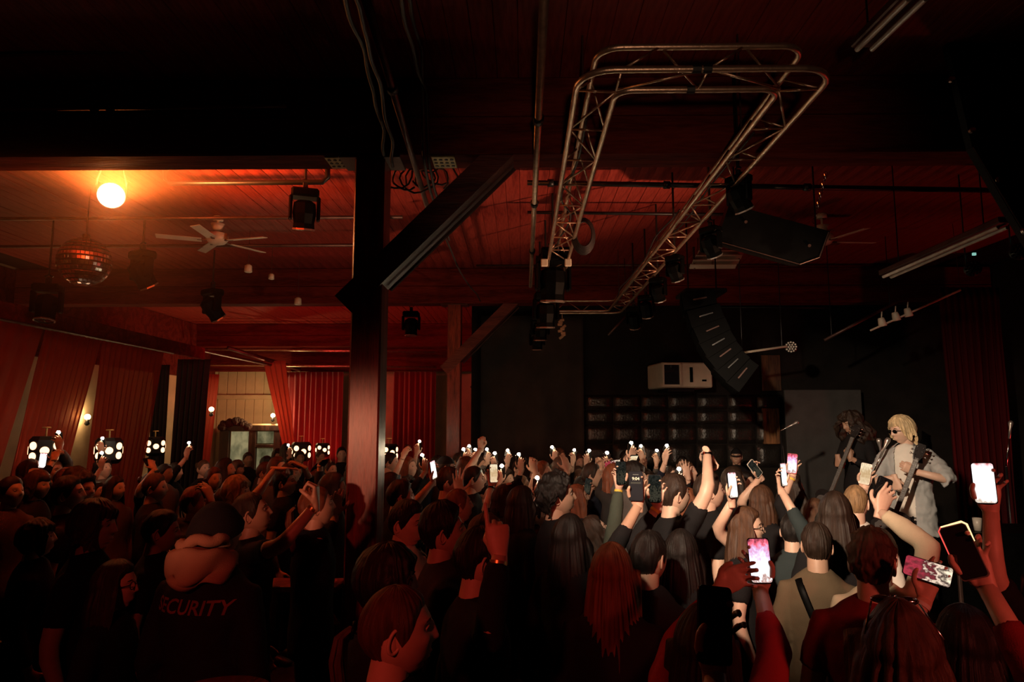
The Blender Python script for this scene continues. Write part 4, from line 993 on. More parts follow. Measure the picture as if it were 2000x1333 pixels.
def phone_meshes(case):
    if case not in PHM:
        w_, h_, r_ = .0365, .076, .010
        poly = []
        for cx, cy, a0 in ((w_ - r_, h_ - r_, 0), (-w_ + r_, h_ - r_, 90), (-w_ + r_, -h_ + r_, 180), (w_ - r_, -h_ + r_, 270)):
            for k in range(5): a = R(a0 + 22.5 * k); poly.append((cx + r_ * math.cos(a), cy + r_ * math.sin(a)))
        body = MB().prism(poly, .009).mesh('phone_case', M_case[case], False)
        scr = [(x * .93, y * .955) for x, y in poly]
        smesh = MB().prism(scr, .0012).mesh('screen', SCR['off'], False)
        cb = MB().box((0, 0, 0), (.030, .032, .004), bev=.002)
        for q in ((-.007, .007), (-.007, -.007), (.007, 0)): cb.lathe([(.0055, 0), (.0055, -.004), (.0001, -.004)], Matrix.Translation((q[0], q[1], -.001)), 10)
        PHM[case] = (body, smesh, cb.mesh('camera_bump', M_phone, False), MB().sphere((0, 0, 0), .019, 12, 8, sc=(1, 1, .8)).mesh('torch', M_flash, True))  # torch ball enlarged to stand in for lens bloom
    return PHM[case]
N_PH = [0]
def phone(Mw, screen, label, case='black', flash=False, size=1.0):
    """Mw: world matrix, local +Z = screen normal, +Y = long axis up"""
    b, s_, cbm, fm = phone_meshes(case)
    o = empty('smartphone', (0, 0, 0)); o.matrix_world = Mw @ Matrix.Scale(size, 4)
    link('phone_case', b, o)
    sc_ = link('screen', s_, o, (0, 0, .0045)); sc_.material_slots[0].link = 'OBJECT'; sc_.material_slots[0].material = SCR[screen]
    link('camera_bump', cbm, o, (.017, .055, -.006))
    if flash: link('torch', fm, o, (0, .078, 0))
    N_PH[0] += 1
    return tag(o, label, 'phone')
# ---- the figure
def ik(S, W, l1, l2, pole):
    d = W - S; L_ = min(d.length, (l1 + l2) * .985); dn = d.normalized(); W = S + dn * L_
    a = (l1 * l1 - l2 * l2 + L_ * L_) / (2 * L_); h = math.sqrt(max(l1 * l1 - a * a, 0))
    pv = pole - dn * pole.dot(dn)
    if pv.length < 1e-4: pv = dn.orthogonal()
    return S + dn * a + pv.normalized() * h, W
PEOPLE = []
def frame(Z, Y):
    Z = Z.normalized(); Y = (Y - Z * Y.dot(Z)).normalized(); X = Y.cross(Z); return Matrix((X, Y, Z)).transposed()
def person(label, head=None, H=1.75, Y=None, pos=None, face=-90, look=(0, 0), hair='short', hc='dark', skin='fair', top='tee', tc='black', bc='black', arms=(), det=1, build=1.0, group=None, baseZ=0.0, extra=(), lean=0.0, inner=None):
    hz = 1.626
    if pos is None:
        if Y is None:
            for dh in (0, -.03, .03, -.06, .06, -.09, .09, -.12, .12, -.15):     # step along the line of sight until nobody is in the way
                H2 = H + dh; c = atz(head[0], head[1], baseZ + hz * H2 / 1.75)
                if all((c.x - a) ** 2 + (c.y - b) ** 2 > .15 for a, b, _ in PEOPLE): break
            else: print('TIGHT', label[:50])
            H = H2
        else:
            for dy in (0, -.12, .12, -.25, .25, -.4, .4, -.55, .55):
                c = at(head[0], head[1], Y + dy)
                if all((c.x - a) ** 2 + (c.y - b) ** 2 > .15 for a, b, _ in PEOPLE): break
            else: print('TIGHT', label[:50])
            H = max(1.5, min(2.02, (c.z - baseZ) / hz * 1.75))
    else: c = Vector((pos[0], pos[1], 0))
    s = H / 1.75; A = R(face)
    fwd = Vector((-math.sin(A), math.cos(A), 0))
    W2 = Matrix.Translation((c.x, c.y, baseZ)) @ Matrix.Rotation(A, 4, 'Z') @ Matrix.Scale(s, 4)
    W2 = W2 @ Matrix.Translation((0, -.02, 0)); Wi = W2.inverted()
    body = MB(); gar = MB(); phones = []; bands = []
    # torso
    TR = [(.82, .150, .105), (.92, .160, .112), (1.0, .148, .104), (1.10, .132, .098), (1.22, .146, .106), (1.32, .162, .108), (1.385, .158, .096), (1.428, .138, .084), (1.468, .094, .074)]
    body.tube([(0, 0, z) for z, a, b in TR], [(a * build, b * build) for z, a, b in TR], 14, up=(1, 0, 0))
    body.tube([(0, -.012, 1.42), (0, -.008, 1.50), (0, .004, 1.56), (0, .012, 1.60)], [.064, .056, .055, .052], 14)
    k_ = 1.10 if top not in ('loose', 'rolled') else 1.22
    HEM = [(.745, .185, .140)] if top == 'rolled' else []
    gtop = TR[:-1] if top != 'loose' else TR[:-1]
    gar.tube([(0, 0, z - .03 if i == 0 else z) for i, (z, a, b) in enumerate(HEM + TR)] + [(0, -.008, 1.508)], [(a * build * k_ + .008, b * build * k_ + .010) for z, a, b in HEM + TR] + [(.066, .066)], 18, up=(1, 0, 0))
    if top == 'hoodie': gar.tube([(.075 * math.cos(a), -.035 + .075 * math.sin(a), 1.475 - .03 * math.sin(a)) for a in [2 * math.pi * q / 14 for q in range(14)]], .028, 8, False, closed=True)
    arms = list(arms) + [None] * (2 - len(arms))
    for sx, spec in zip((1, -1), arms):            # right, left
        S = Vector((sx * .168 * build, 0, 1.385)); pole = Vector((sx * .55, -.35, -.8)); up = None
        if spec is None:
            E, W = ik(S, Vector((sx * .235 * build, .06, .86)), .29, .26, Vector((sx * .3, -1, 0))); hz_ = frame(W - E, Vector((-sx, .25, 0))); pose = 'relaxed'
        else:
            pole = Vector(spec.get('pole', pole)) if 'pole' in spec else pole
            pose = spec.get('pose', 'grip' if spec.get('phone') else 'relaxed')
            hoff = Vector((.010, .026, .105)) if spec.get('phone') else Vector((0, 0, .075))
            if sx > 0: hoff.x *= -1
            best = None
            ys = [spec['Y']] if 'Y' in spec else ([c.y + (k * .04 - .56) for k in range(30)] if 'px' in spec else [0])
            for yy in ys:
                tgt = at(spec['px'][0], spec['px'][1], yy) if 'px' in spec else W2 @ Vector(spec['loc'])
                nrm = spec.get('n', 'self')
                if nrm == 'cam': nv = (CAM - tgt).normalized()
                elif nrm == 'back': nv = (tgt - CAM).normalized()
                elif nrm == 'self': nv = (Vector((c.x, c.y, hz * s + baseZ)) - tgt).normalized()
                else: nv = Vector(nrm).normalized()
                if 'yaw' in spec: nv = Matrix.Rotation(R(spec['yaw']), 3, 'Z') @ nv
                zup = Vector(spec['up']) if 'up' in spec else Vector((0, 0, 1))
                fr = frame(zup, nv)                     # provisional: Z up, Y normal
                if abs(zup.normalized().dot(nv)) < .97:
                    Yv = nv; Zv = (zup - nv * zup.dot(nv)).normalized(); Xv = Yv.cross(Zv); fr = Matrix((Xv, Yv, Zv)).transposed()
                if spec.get('roll'): fr = fr @ Matrix.Rotation(R(spec['roll']), 3, 'Y')
                fl_ = Wi.to_3x3() @ fr; fl_ = frame(fl_.col[2].copy(), fl_.col[1].copy())
                tl = Wi @ tgt; wr = tl - fl_ @ hoff; S_ = S.copy()
                if wr.z > 1.35: S_ += Vector((-sx * .012, 0, .045))
                L_ = (wr - S_).length; cost = abs(L_ - spec.get('reach', .47)) + (max(0, L_ - .54) * 20) - .10 * (tl.y if 'px' in spec else 0)
                if best is None or cost < best[0]: best = (cost, wr, fl_, S_, L_, tgt, fr)
            _, wr, hz_, S, L_, tgt, frw = best
            if L_ > .60: print('REACH', label[:40], round(L_, 2))
            E, W = ik(S, wr, .29, .26, pole)
        AR = [.052, .048, .041, .0395, .034, .0255]
        pts = [S + Vector((-sx * .03, 0, -.01)), S.lerp(E, .4), S.lerp(E, .88), E.lerp(W, .12), E.lerp(W, .35), W]
        body.tube(pts, [a * build ** .5 for a in AR], (8, 10, 14)[det])
        HV, HF = hand_data(pose, det if spec is not None else 0)
        T = Matrix.Translation(W) @ hz_.to_4x4()
        if sx > 0: T = T @ Matrix.Diagonal((-1, 1, 1, 1))
        body.add(HV, [f[::-1] for f in HF] if sx > 0 else HF, T)
        # sleeves
        sl = {'tee': .62, 'loose': .95, 'long': 1.90, 'hoodie': 1.92, 'rolled': 1.35, 'tank': .12, 'coat': 1.95}[top]
        if spec and 'sleeve' in spec: sl = spec['sleeve']
        mid = [S + Vector((-sx * .09, 0, .004)), S + Vector((-sx * .012, 0, 0)), S.lerp(E, .5)]
        rad = [.066, .062, .056]
        fat = {'hoodie': 1.14, 'coat': 1.18, 'loose': 1.30, 'rolled': 1.30}.get(top, 1.06)
        if sl <= 1: mid = mid[:2] + [S.lerp(E, sl * .6), S.lerp(E, sl)]; rad = [.066, .062, .058, .056]
        else:
            mid += [E.copy(), E.lerp(W, (sl - 1) * .5), E.lerp(W, min(sl - 1, .97))]; rad += [.054, .048, .037 if top != 'rolled' else .052]
        if sl > .2: gar.tube(mid, [r * fat for r in rad], 12)
        if spec is not None:
            if spec.get('band'):
                bp_ = E.lerp(W, .90); bands.append((spec['band'], [bp_ + (E - W).normalized() * .008, bp_ - (E - W).normalized() * .008]))
            if spec.get('phone'):
                Wc = W2 @ (W + hz_ @ hoff); fm_ = (W2.to_3x3() @ hz_); Zs = fm_.col[1].normalized(); Ys = fm_.col[2].normalized()
                PM = Matrix.Identity(3); Xs = Ys.cross(Zs); PM = Matrix((Xs, Ys, Zs)).transposed().to_4x4()
                if spec.get('land'): PM = PM @ Matrix.Rotation(R(90), 4, 'Z')
                phones.append((Matrix.Translation(Wc) @ PM, spec))
    hd = head_data(det)
    HM = Matrix.Translation((0, .004, 1.536)) @ Euler((R(look[1]), 0, R(look[0]))).to_matrix().to_4x4() @ Matrix.Translation((0, .016, .09))
    n0 = len(body.v); body.v.extend([tuple(HM @ Vector(v)) for v in hd.v]); body.f.extend([tuple(i + n0 for i in f) for f in hd.f]); body.m.extend(hd.m)
    root = body.obj('person', [SK[skin], M_eye, M_eyew], None, True)
    root.matrix_world = W2
    vox = (.034, .022, .0145)[det]; vs, fs = bake(gar, vox, 2, (.0, .012, .016)[det] * (2.2 if top == 'rolled' else 1), .09 if top != 'rolled' else .06)
    if inner:
        vv = [Vector(v) for v in vs]
        fs = [f for f in fs if not (abs(sum(vv[i].x for i in f) / len(f) - .01) < .075 and sum(vv[i].y for i in f) / len(f) > .02 and sum(vv[i].z for i in f) / len(f) < 1.52)]
        ig = MB(); ig.tube([(0, 0, z) for z, a, b in TR] + [(0, -.008, 1.485)], [(a * build * 1.04 + .004, b * build * 1.04 + .006) for z, a, b in TR] + [(.064, .062)], 20, up=(1, 0, 0))
        iv, if_ = bake(ig, .016, 2, .008, .07); g2 = MB(); g2.add(iv, if_); g2.obj('undershirt', cloth(inner), root, True)
    g = MB(); g.add(vs, fs); nm = {'hoodie': 'hoodie', 'coat': 'jacket'}.get(top, 'shirt'); gob = g.obj(nm, cloth(tc), root, True)
    link('trousers', legs_mesh(bc), root); link('shoe', shoes_mesh(), root); link('shoe', shoes_mesh(), root).scale = (-1, 1, 1)
    if hair:
        if hair in STY:
            h = link('hair', hair_mesh(hair, det), root); h.matrix_parent_inverse = Matrix(); h.matrix_basis = HM
            h.material_slots[0].link = 'OBJECT'; h.material_slots[0].material = MATS['hair ' + hc]
        elif hair == 'beanie':
            mb = MB(); nu = 28
            v2 = []; f2 = []
            for j in range(10):
                for i in range(nu): az = 2 * math.pi * i / nu; el = 90 - (82 + 17 * (1 - math.cos(az))) * j / 9; p = head_pt(az, R(min(el, 89.5))); v2.append(p + p.normalized() * (.016 + .003 * math.sin(i * math.pi) + (.006 if j >= 7 else 0)))
            for j in range(9):
                for i in range(nu): f2.append((j * nu + i, j * nu + (i + 1) % nu, (j + 1) * nu + (i + 1) % nu, (j + 1) * nu + i))
            mb.add(v2, f2); h = mb.obj('beanie', cloth(hc), root, True); h.matrix_basis = HM
        elif hair == 'cap':
            mb = MB(); nu = 28; v2 = []; f2 = []
            for j in range(9):
                el = 90 - 8.6 * j
                for i in range(nu): az = 2 * math.pi * i / nu; p = head_pt(az, R(min(el, 89.5))); p.y = min(p.y, .105); v2.append(p + p.normalized() * .012)
            for j in range(8):
                for i in range(nu): f2.append((j * nu + i, j * nu + (i + 1) % nu, (j + 1) * nu + (i + 1) % nu, (j + 1) * nu + i))
            mb.add(v2, f2)
            br = [(.072 * math.cos(a), .085 + .085 * math.sin(a)) for a in [math.pi * q / 10 for q in range(11)]]
            mb.prism(br, .005, Matrix.Translation((0, 0, .038)) @ Matrix.Rotation(R(-10), 4, 'X'))
            h = mb.obj('cap', cloth(hc), root, True); h.matrix_basis = HM
            h2 = link('hair', hair_mesh('crop', det), root); h2.matrix_basis = HM; h2.material_slots[0].link = 'OBJECT'; h2.material_slots[0].material = MATS['hair dark']
    for ex in extra:
        if ex == 'glasses' or ex == 'shades':
            mb = MB()
            for sx in (-1, 1):
                c_ = Vector((sx * .032, .098, .010))
                if ex == 'shades': mb.sphere(c_, 1, 14, 8, sc=(.029, .006, .018))
                else: mb.tube([c_ + Vector((.025 * math.cos(a), 0, .019 * math.sin(a))) for a in [2 * math.pi * q / 14 for q in range(14)]], .002, 5, False, closed=True)
                mb.tube([c_ + Vector((sx * .027, -.004, .006)), (sx * .076, .06, .010), (sx * .080, -.005, .008)], .0024, 5)
            mb.tube([(-.006, .102, .012), (.006, .102, .012)], .0025, 5); h = mb.obj('sunglasses' if ex == 'shades' else 'glasses', M_plastic, root, True); h.matrix_basis = HM
        if ex == 'headglasses':
            mb = MB()
            for sx in (-1, 1):
                mb.sphere((sx * .034, .055, .128), 1, 12, 8, sc=(.030, .018, .012)); mb.tube([(sx * .062, .05, .122), (sx * .098, -.03, .05)], .003, 5)
            mb.tube([(-.008, .06, .138), (.008, .06, .138)], .003, 5)
            h = mb.obj('glasses', M_chrome, root, True); h.matrix_basis = HM
        if ex == 'beard':
            mb = MB(); v2 = []; f2 = []; nu = 24
            for j in range(7):
                for i in range(nu + 1): p = head_pt(R(-78 + 156 * i / nu), R(-64 + 8.5 * j)); v2.append(p + p.normalized() * (.004 if 0 < i < nu and j < 6 else -.002))
            for j in range(6):
                for i in range(nu): f2.append((j * (nu + 1) + i, j * (nu + 1) + i + 1, (j + 1) * (nu + 1) + i + 1, (j + 1) * (nu + 1) + i))
            h = mb.add(v2, f2).obj('beard', MATS['hair ' + hc], root, True); h.matrix_basis = HM
    for col_, pts in bands:
        MB().tube(pts, .0305, 14, False).obj('wristband', {'yellow': mat('yellow paper band', (.75, .52, .06), .6), 'dark': M_plastic, 'watch': M_chrome, 'white': cloth('white'), 'gold': mat('gold bracelet', (.6, .38, .12), .3, .8)}[col_], root, True)
    for PMx, spec in phones:
        phone(PMx, spec.get('scr', 'off'), spec['phone'], spec.get('case', 'black'), spec.get('flash', False), spec.get('size', 1.0))
    root['category'] = 'person'; root['label'] = label
    if group: root['group'] = group
    PEOPLE.append((c.x, c.y, H))
    return root
# ================================================================== THE CROWD
ST = Vector((3.3, 6.4))
def towards(head, H=1.75, Y=None, j=0):
    c = atz(head[0], head[1], 1.635 * H / 1.75) if Y is None else at(head[0], head[1], Y)
    return math.degrees(-math.atan2(ST.x - c.x, ST.y - c.y)) + j
def P(label, head, H=1.75, **k):
    k.setdefault('face', towards(head, H, k.get('Y'), k.pop('j', 0)))
    k.pop('j', None)
    return person(label, head, H, **k)
CROWDG = 'audience at the concert'
# ---- text helper (built-in font turned into mesh)
def text_mb(txt, size, shear=0.0, offset=0.0, ext=.0008):
    cu = bpy.data.curves.new('t', 'FONT'); cu.body = txt; cu.size = size; cu.align_x = 'CENTER'; cu.shear = shear; cu.offset = offset; cu.extrude = ext; cu.resolution_u = 3
    ob = bpy.data.objects.new('t', cu); TMP.collection.objects.link(ob); TMP.view_layers[0].update()
    ev = ob.evaluated_get(TMP.view_layers[0].depsgraph); em = ev.to_mesh(); mb = MB(); mb.add([v.co.to_tuple() for v in em.vertices], [tuple(p.vertices) for p in em.polygons])
    ev.to_mesh_clear(); bpy.data.objects.remove(ob); bpy.data.curves.remove(cu); return mb
# ---------------- foreground, left
P('woman with long brown ponytail in profile at the bottom centre', (778, 1236), 1.75, face=-78, look=(0, 2), hair='tied', hc='brown', det=2, build=.9)
P('dark mop-haired person right behind the ponytail woman', (756, 1140), 1.76, face=-66, hair='mop', hc='black', det=2)
g_ = P('security guard in black with a beige hood bunched at the neck, back to the camera', (420, 1042), 1.84, face=-14, look=(-25, 0), hair='beanie', hc='black', top='long', tc='black', det=2, build=1.15)
# bunched hood: a soft roll round the nape that droops over the back
hv, hf = [], []; NU, NV = 64, 22
for iu in range(NU + 1):
    th = R(-128 + 256 * iu / NU); dv_ = Vector((math.sin(th), -math.cos(th), 0)); wgt = max(.12, math.cos(th / 1.35))
    for iv in range(NV + 1):
        v = iv / NV; f_ = .5 + .5 * noise.noise(Vector((th * 1.6, v * 2.2, 3)))
        r_ = .062 + .082 * math.sin(min(v * 1.15, 1) * math.pi * .60) * (.60 + .40 * wgt) + .018 * math.sin(th * 5 + v * 9) * v * wgt + .014 * (f_ - .5)
        z_ = 1.545 + .055 * math.sin(min(1, v * 1.25) * math.pi) * wgt - .080 * v ** 2.2 * wgt - .030 * v + .012 * math.sin(th * 6 + 4 * v) * v + .022 * math.sin(v * 15 + th) * wgt * .6
        hv.append(Vector((0, -.012, 0)) + dv_ * r_ + Vector((-.012 * v, 0, z_)))
for iu in range(NU):
    for iv in range(NV): hf.append((iu * (NV + 1) + iv, (iu + 1) * (NV + 1) + iv, (iu + 1) * (NV + 1) + iv + 1, iu * (NV + 1) + iv + 1))
rl = MB().tube([(.088 * math.sin(a) - .012, -.025 - .088 * math.cos(a), 1.597 + .020 * math.sin(a * 1.3 + .5) + .008 * math.sin(a * 5)) for a in [R(-135 + 270 * q / 36) for q in range(37)]], [.024 * (1 + .25 * noise.noise(Vector((q * .45, 1, 2)))) for q in range(37)], 10)
rl.obj('hood_roll', cloth('rust'), g_, True)
ho = MB().add(hv, hf).obj('hood', cloth('rust'), g_, True); sd = ho.modifiers.new('thickness', 'SOLIDIFY'); sd.thickness = .012
# project lettering onto the back of the shirt
from mathutils.bvhtree import BVHTree
def project(mb0, shirt, z0, size_sign=1, back=True):
    bvh = BVHTree.FromPolygons([v.co for v in shirt.data.vertices], [p.vertices[:] for p in shirt.data.polygons]); out = MB(); vs = []
    sg = -1 if back else 1
    for x, y, z in mb0.v:
        X = x if back else -x
        hit = bvh.ray_cast(Vector((X, sg * .6, y + z0)), Vector((0, -sg, 0)))[0]
        vs.append((X, (hit.y if hit else sg * .14) + sg * .004, y + z0))
    out.add(vs, mb0.f); return out
shirt = [c for c in g_.children if c.name.startswith('shirt')][0]
project(text_mb('SECURITY', .078, .2, .0012), shirt, 1.335).obj('lettering', mat('orange print', (.40, .12, .08), .6), g_)
P('crop-haired man right of the security guard with one bare arm raised', (498, 1006), 1.80, face=-72, look=(0, 14), hair='crop', hc='dark', skin='mid', det=2, arms=(dict(px=(618, 958), pose='fist', band='gold', n=(-1, 0, 0), reach=.5),))
P('mop-haired man in profile at the left, head above the dark crowd', (183, 1030), 1.80, face=-84, hair='mop', hc='brown', det=2)
P('black-haired man in black between the mop-haired man and the guard', (312, 1040), 1.72, face=-80, look=(10, -4), hair='short', hc='black', skin='mid', det=1)
P('woman with bobbed hair and glasses low at the left of the guard', (226, 1146), 1.57, face=-86, hair='bob', hc='dark', det=1, extra=('glasses',))
P('sandy-haired young man in a white tee pointing toward the stage', (462, 962), 1.76, face=-84, hair='mop', hc='sand', tc='white', det=1, arms=(dict(px=(556, 916), pose='point', n=(0, 0, -1), up=(1, .1, .35), reach=.5),))
P('short-haired man in a white tee right of the near column', (793, 1024), 1.77, face=-112, look=(0, -4), hair='short', hc='black', tc='white', det=2)
P('dark-haired man in a charcoal jacket in profile right of the column', (870, 1042), 1.80, face=-78, look=(0, 6), hair='quiff', hc='black', skin='mid', top='coat', tc='charcoal', det=2)
P('short-haired person raising a red-lit hand with a woven bracelet', (938, 1096), 1.84, face=-66, hair='short', hc='black', top='long', det=2, arms=(dict(px=(972, 1040), Y=2.42, pose='point', n='back', band='gold', up=(-.08, 0, 1)), None))
P('woman with very long straight auburn hair seen from behind', (1195, 1122), 1.69, face=-14, hair='long', hc='red', top='long', det=2)
P('tall man with thick black hair in profile at the centre', (1092, 972), 1.86, face=-84, look=(0, 6), hair='curly', hc='black', skin='mid', top='coat', det=2)
P('person with long black hair in front of the thick-haired tall man', (1112, 1052), 1.70, face=-40, hair='long', hc='black', top='long', det=1)
P('woman with brown hair tilting her face up beside the long-haired woman', (1172, 1040), 1.70, face=-70, look=(0, 28), hair='bob', hc='dark', top='long', tc='green', det=1, arms=(dict(px=(1216, 905), phone='dark phone held up by the person in green sleeves', scr='dim', band='yellow', n='cam', yaw=30), None))
# the 9:04 phone
pr = P('black-clad person holding the phone that shows the time', (1268, 1092), 1.72, face=-40, hair='short', hc='black', skin='mid', top='long', det=1, arms=(None, dict(px=(1242, 950), phone='dark phone showing 9:04 on its lock screen', scr='off', n='cam', sleeve=1.55, reach=.5)))
p904 = [o for o in bpy.data.objects if o.get('label') == 'dark phone showing 9:04 on its lock screen'][0]
t_ = text_mb('9:04', .022, 0, .0004, .0004); o = t_.obj('clock_digits', emit('lock screen digits', (1, .72, .42), 1.6), p904); o.location = (0, .030, .0056)
MB().box((0, .016, .0056), (.052, .009, .0006)).obj('notification_bar', emit('notification bar', (1, .75, .5), .12), p904)
MB().box((0, .058, .0056), (.030, .003, .0006)).obj('date_line', emit('date line', (1, .75, .5), .4), p904)
P('long dark-haired person with a yellow wristband filming', (1330, 1082), 1.70, face=-30, hair='long', hc='black', top='long', det=1, arms=(None, dict(px=(1279, 955), phone='dark phone with a dim picture next to the 9:04 phone', scr='dim', band='yellow', n='cam', yaw=-12, sleeve=1.8)))
P('red-haired woman with a white collar seen from behind', (1345, 988), 1.68, face=-8, hair='wavy', hc='red', tc='white', det=1)
P('short-haired man in a black tee in profile at centre right', (1388, 962), 1.80, face=-84, look=(0, 6), hair='short', hc='dark', det=1)
P('brown-haired woman in glasses half turned, behind the big lit phone', (1458, 1032), 1.68, face=-112, look=(0, 0), hair='long', hc='brown', det=1, extra=('glasses',), arms=(None, dict(px=(1430, 948), phone='phone with a narrow white lit screen, left of the raised teal sleeve', scr='white', n='cam', yaw=48, sleeve=.5)))
# red sleeved woman with the big lit phone
P('long-haired woman in a red long-sleeved top filming with both hands', (1376, 1268), 1.66, face=-6, hair='long', hc='dark', top='long', tc='red', det=2, arms=(dict(px=(1484, 1072), Y=2.52, phone='phone with a large bright pink-white stage picture, held by red sleeves', scr='stage2', n='cam', roll=4, sleeve=1.55, pole=(1, -.1, -.5)), dict(px=(1446, 1108), Y=2.45, pose='grip', n='cam', sleeve=1.7, roll=-50, pole=(-1, -.1, -.5))))
P('nearest person at the bottom edge, only a raised arm with a dark phone showing', (1530, 1700), 1.60, face=-4, hair='short', hc='dark', top='tee', det=2, arms=(None, dict(px=(1398, 1172), Y=1.52, phone='large black phone seen close up in front of the red sleeves', scr='off', n='cam', yaw=25, roll=-8, pole=(.6, -.2, -.6))))
P('curly brown-haired man in a maroon tee seen from behind', (1703, 1102), 1.77, face=-30, hair='tousled', hc='brown', tc='maroon', det=2, build=1.1)
P('short-haired sandy blond man near the stage seen from behind', (1672, 984), 1.77, face=-34, hair='crop', hc='sand', top='long', tc='white', det=2, arms=(None, dict(px=(1690, 926), phone='white phone with a warm glow above the sandy blond man', scr='warm', case='white', n='cam', roll=-12)))
P('person in a cream long-sleeved top, arm bent up with a black phone', (1716, 1088), 1.70, face=-36, hair='short', hc='dark', top='long', tc='cream', det=2, arms=(dict(px=(1722, 962), phone='black phone in the hand of the cream sleeve', scr='off', n='back', yaw=30, roll=24, reach=.46, pole=(1, 0, .1)), None))
xm = P('short-haired man in a khaki shirt with a black strap seen from behind', (1596, 1068), 1.78, face=-26, hair='short', hc='dark', skin='mid', top='long', tc='khaki', det=2)
xs = [c for c in xm.children if c.name.startswith('shirt')][0]
bv = BVHTree.FromPolygons([v.co for v in xs.data.vertices], [p.vertices[:] for p in xs.data.polygons]); sv = []
for q in range(25):
    t = q / 24; X_, Z_ = -.10 + .22 * t, 1.455 - .55 * t
    h_ = bv.ray_cast(Vector((X_, -.6, Z_)), Vector((0, 1, 0)))[0]; sv.append(Vector((X_, (h_.y if h_ else -.12) - .005, Z_)))
MB().tube(sv, [(.020, .004)] * 25, 8, up=(1, 0, .4)).obj('strap', M_plastic, xm, True)
P('person at the right edge stretching a bare forearm up to film', (2072, 1135), 1.72, face=-4, hair='long', hc='dark', det=2, arms=(None, dict(px=(1922, 944), Y=2.62, phone='phone with a blown-out white screen at the far right', scr='white', n='cam', roll=2, sleeve=.95)))
person('nearest person at the lower right edge in a maroon sleeve', pos=(1.60, 1.75), H=1.64, face=0, hair='short', hc='dark', top='long', tc='maroon', det=2, arms=(None, dict(px=(1857, 1045), Y=2.05, phone='dark phone with glowing orange edges close to the camera', scr='off', case='clear', n='cam', yaw=-15, roll=22, sleeve=1.6)))
po = [o for o in bpy.data.objects if str(o.get('label', '')).startswith('dark phone with glowing orange')][0]
w_, h_ = .0385, .078
MB().tube([(-w_, -.03, .004), (-w_, h_ - .01, .004), (-w_ + .01, h_, .004)], [.0012, .0022, .002], 6).obj('glowing_edge', emit('edge glow red', (1, .10, .08), 1.0), po)  # emissive tubes imitate screen light leaking round the phone's edges
MB().tube([(-w_ + .01, h_, .004), (w_ - .01, h_, .004), (w_, h_ - .01, .004), (w_, .02, .004)], [.002, .0032, .003, .0012], 6).obj('glowing_edge', emit('edge glow orange', (1, .55, .26), 2.0), po)
P('dark-haired person with bracelets filming in landscape', (1890, 1262), 1.62, face=-10, hair='bob', hc='black', top='long', det=1, arms=(None, dict(px=(1812, 1116), phone='phone held sideways with a stage picture, below the orange-edged phone', scr='stage', land=True, n='cam', roll=-14, band='white', sleeve=1.4)))
P('woman with wavy brown hair and glasses pushed up at the lower right', (1762, 1275), 1.64, face=-16, hair='wavy', hc='brown', top='long', det=2, extra=('headglasses',))
P('short black-haired person in a teal sleeve raising a phone', (1548, 1040), 1.72, face=-30, hair='short', hc='black', top='long', tc='teal', det=1, arms=(dict(px=(1520, 908), phone='phone edge shining white in the raised teal-sleeved hand', scr='white', n='cam', yaw=62, sleeve=1.45, reach=.5), None))
P('brown-haired woman with a yellow wristband holding a red phone', (1592, 1006), 1.68, face=-24, hair='long', hc='brown', top='long', det=1, arms=(None, dict(px=(1547, 906), phone='red-cased phone with a white stage picture beside the teal sleeve', scr='stage2', case='red', n='cam', roll=-6, band='yellow', sleeve=1.45)))
P('bob-haired woman tilting a phone over her head at centre right', (1488, 980), 1.70, face=-50, hair='bob', hc='brown', det=1, arms=(None, dict(px=(1474, 916), phone='phone tilted in a lifted hand, right of the security lettering', scr='dim', case='white', n='cam', yaw=40, roll=40)))
P('short-haired man stretching out an arm with a watch', (1316, 968), 1.80, face=-70, hair='short', hc='dark', det=1, arms=(dict(px=(1383, 902), phone='phone edge in the stretched hand with a watch', scr='off', n='self', band='watch', up=(.8, .2, .5), reach=.52), None))
P('dark long-haired person between the khaki shirt and the sandy blond man', (1632, 1006), 1.70, face=-26, hair='long', hc='dark', det=1)
P('man in black, face lit in profile, left of the phone torches', (925, 938), 1.80, face=-86, look=(0, 0), hair='crop', hc='black', det=1)
P('short-haired man whose head shows left of the lit profile', (876, 944), 1.78, face=-82, hair='short', hc='dark', skin='mid', det=1)
P('man lifting a bright phone on a bare arm right of the near column', (782, 972), 1.76, face=-70, hair='short', hc='dark', det=1, arms=(None, dict(px=(846, 918), phone='phone with a white glowing edge on the bare arm right of the column', scr='white', n='cam', yaw=55, roll=12, reach=.54, sleeve=.5)))
P('person in black sleeves filming right of the near column', (762, 950), 1.72, face=-72, hair='long', hc='dark', top='long', det=1, arms=(None, dict(px=(776, 942), phone='phone lighting a hand beside the near column', scr='dim', case='white', n='self')))
P('capped person standing left of the torches behind the second column', (870, 915), Y=7.6, H=1.75, face=-80, hair='cap', hc='black', det=1)
P('person lifting two hands and a glowing phone at centre left', (985, 978), 1.70, face=-60, hair='long', hc='dark', top='long', det=1, arms=(dict(px=(964, 925), phone='phone showing a bright strip held in two hands, left of centre', scr='warm', n='cam', yaw=25, band='dark', sleeve=1.0), None))
P('person in dark sleeves pointing a phone low at centre left', (1018, 985), 1.70, face=-56, hair='bob', hc='dark', top='long', det=1, arms=(None, dict(px=(1003, 950), phone='dark phone tilted down in front of the centre-left hands', scr='off', n='self', roll=-60, sleeve=1.7)))
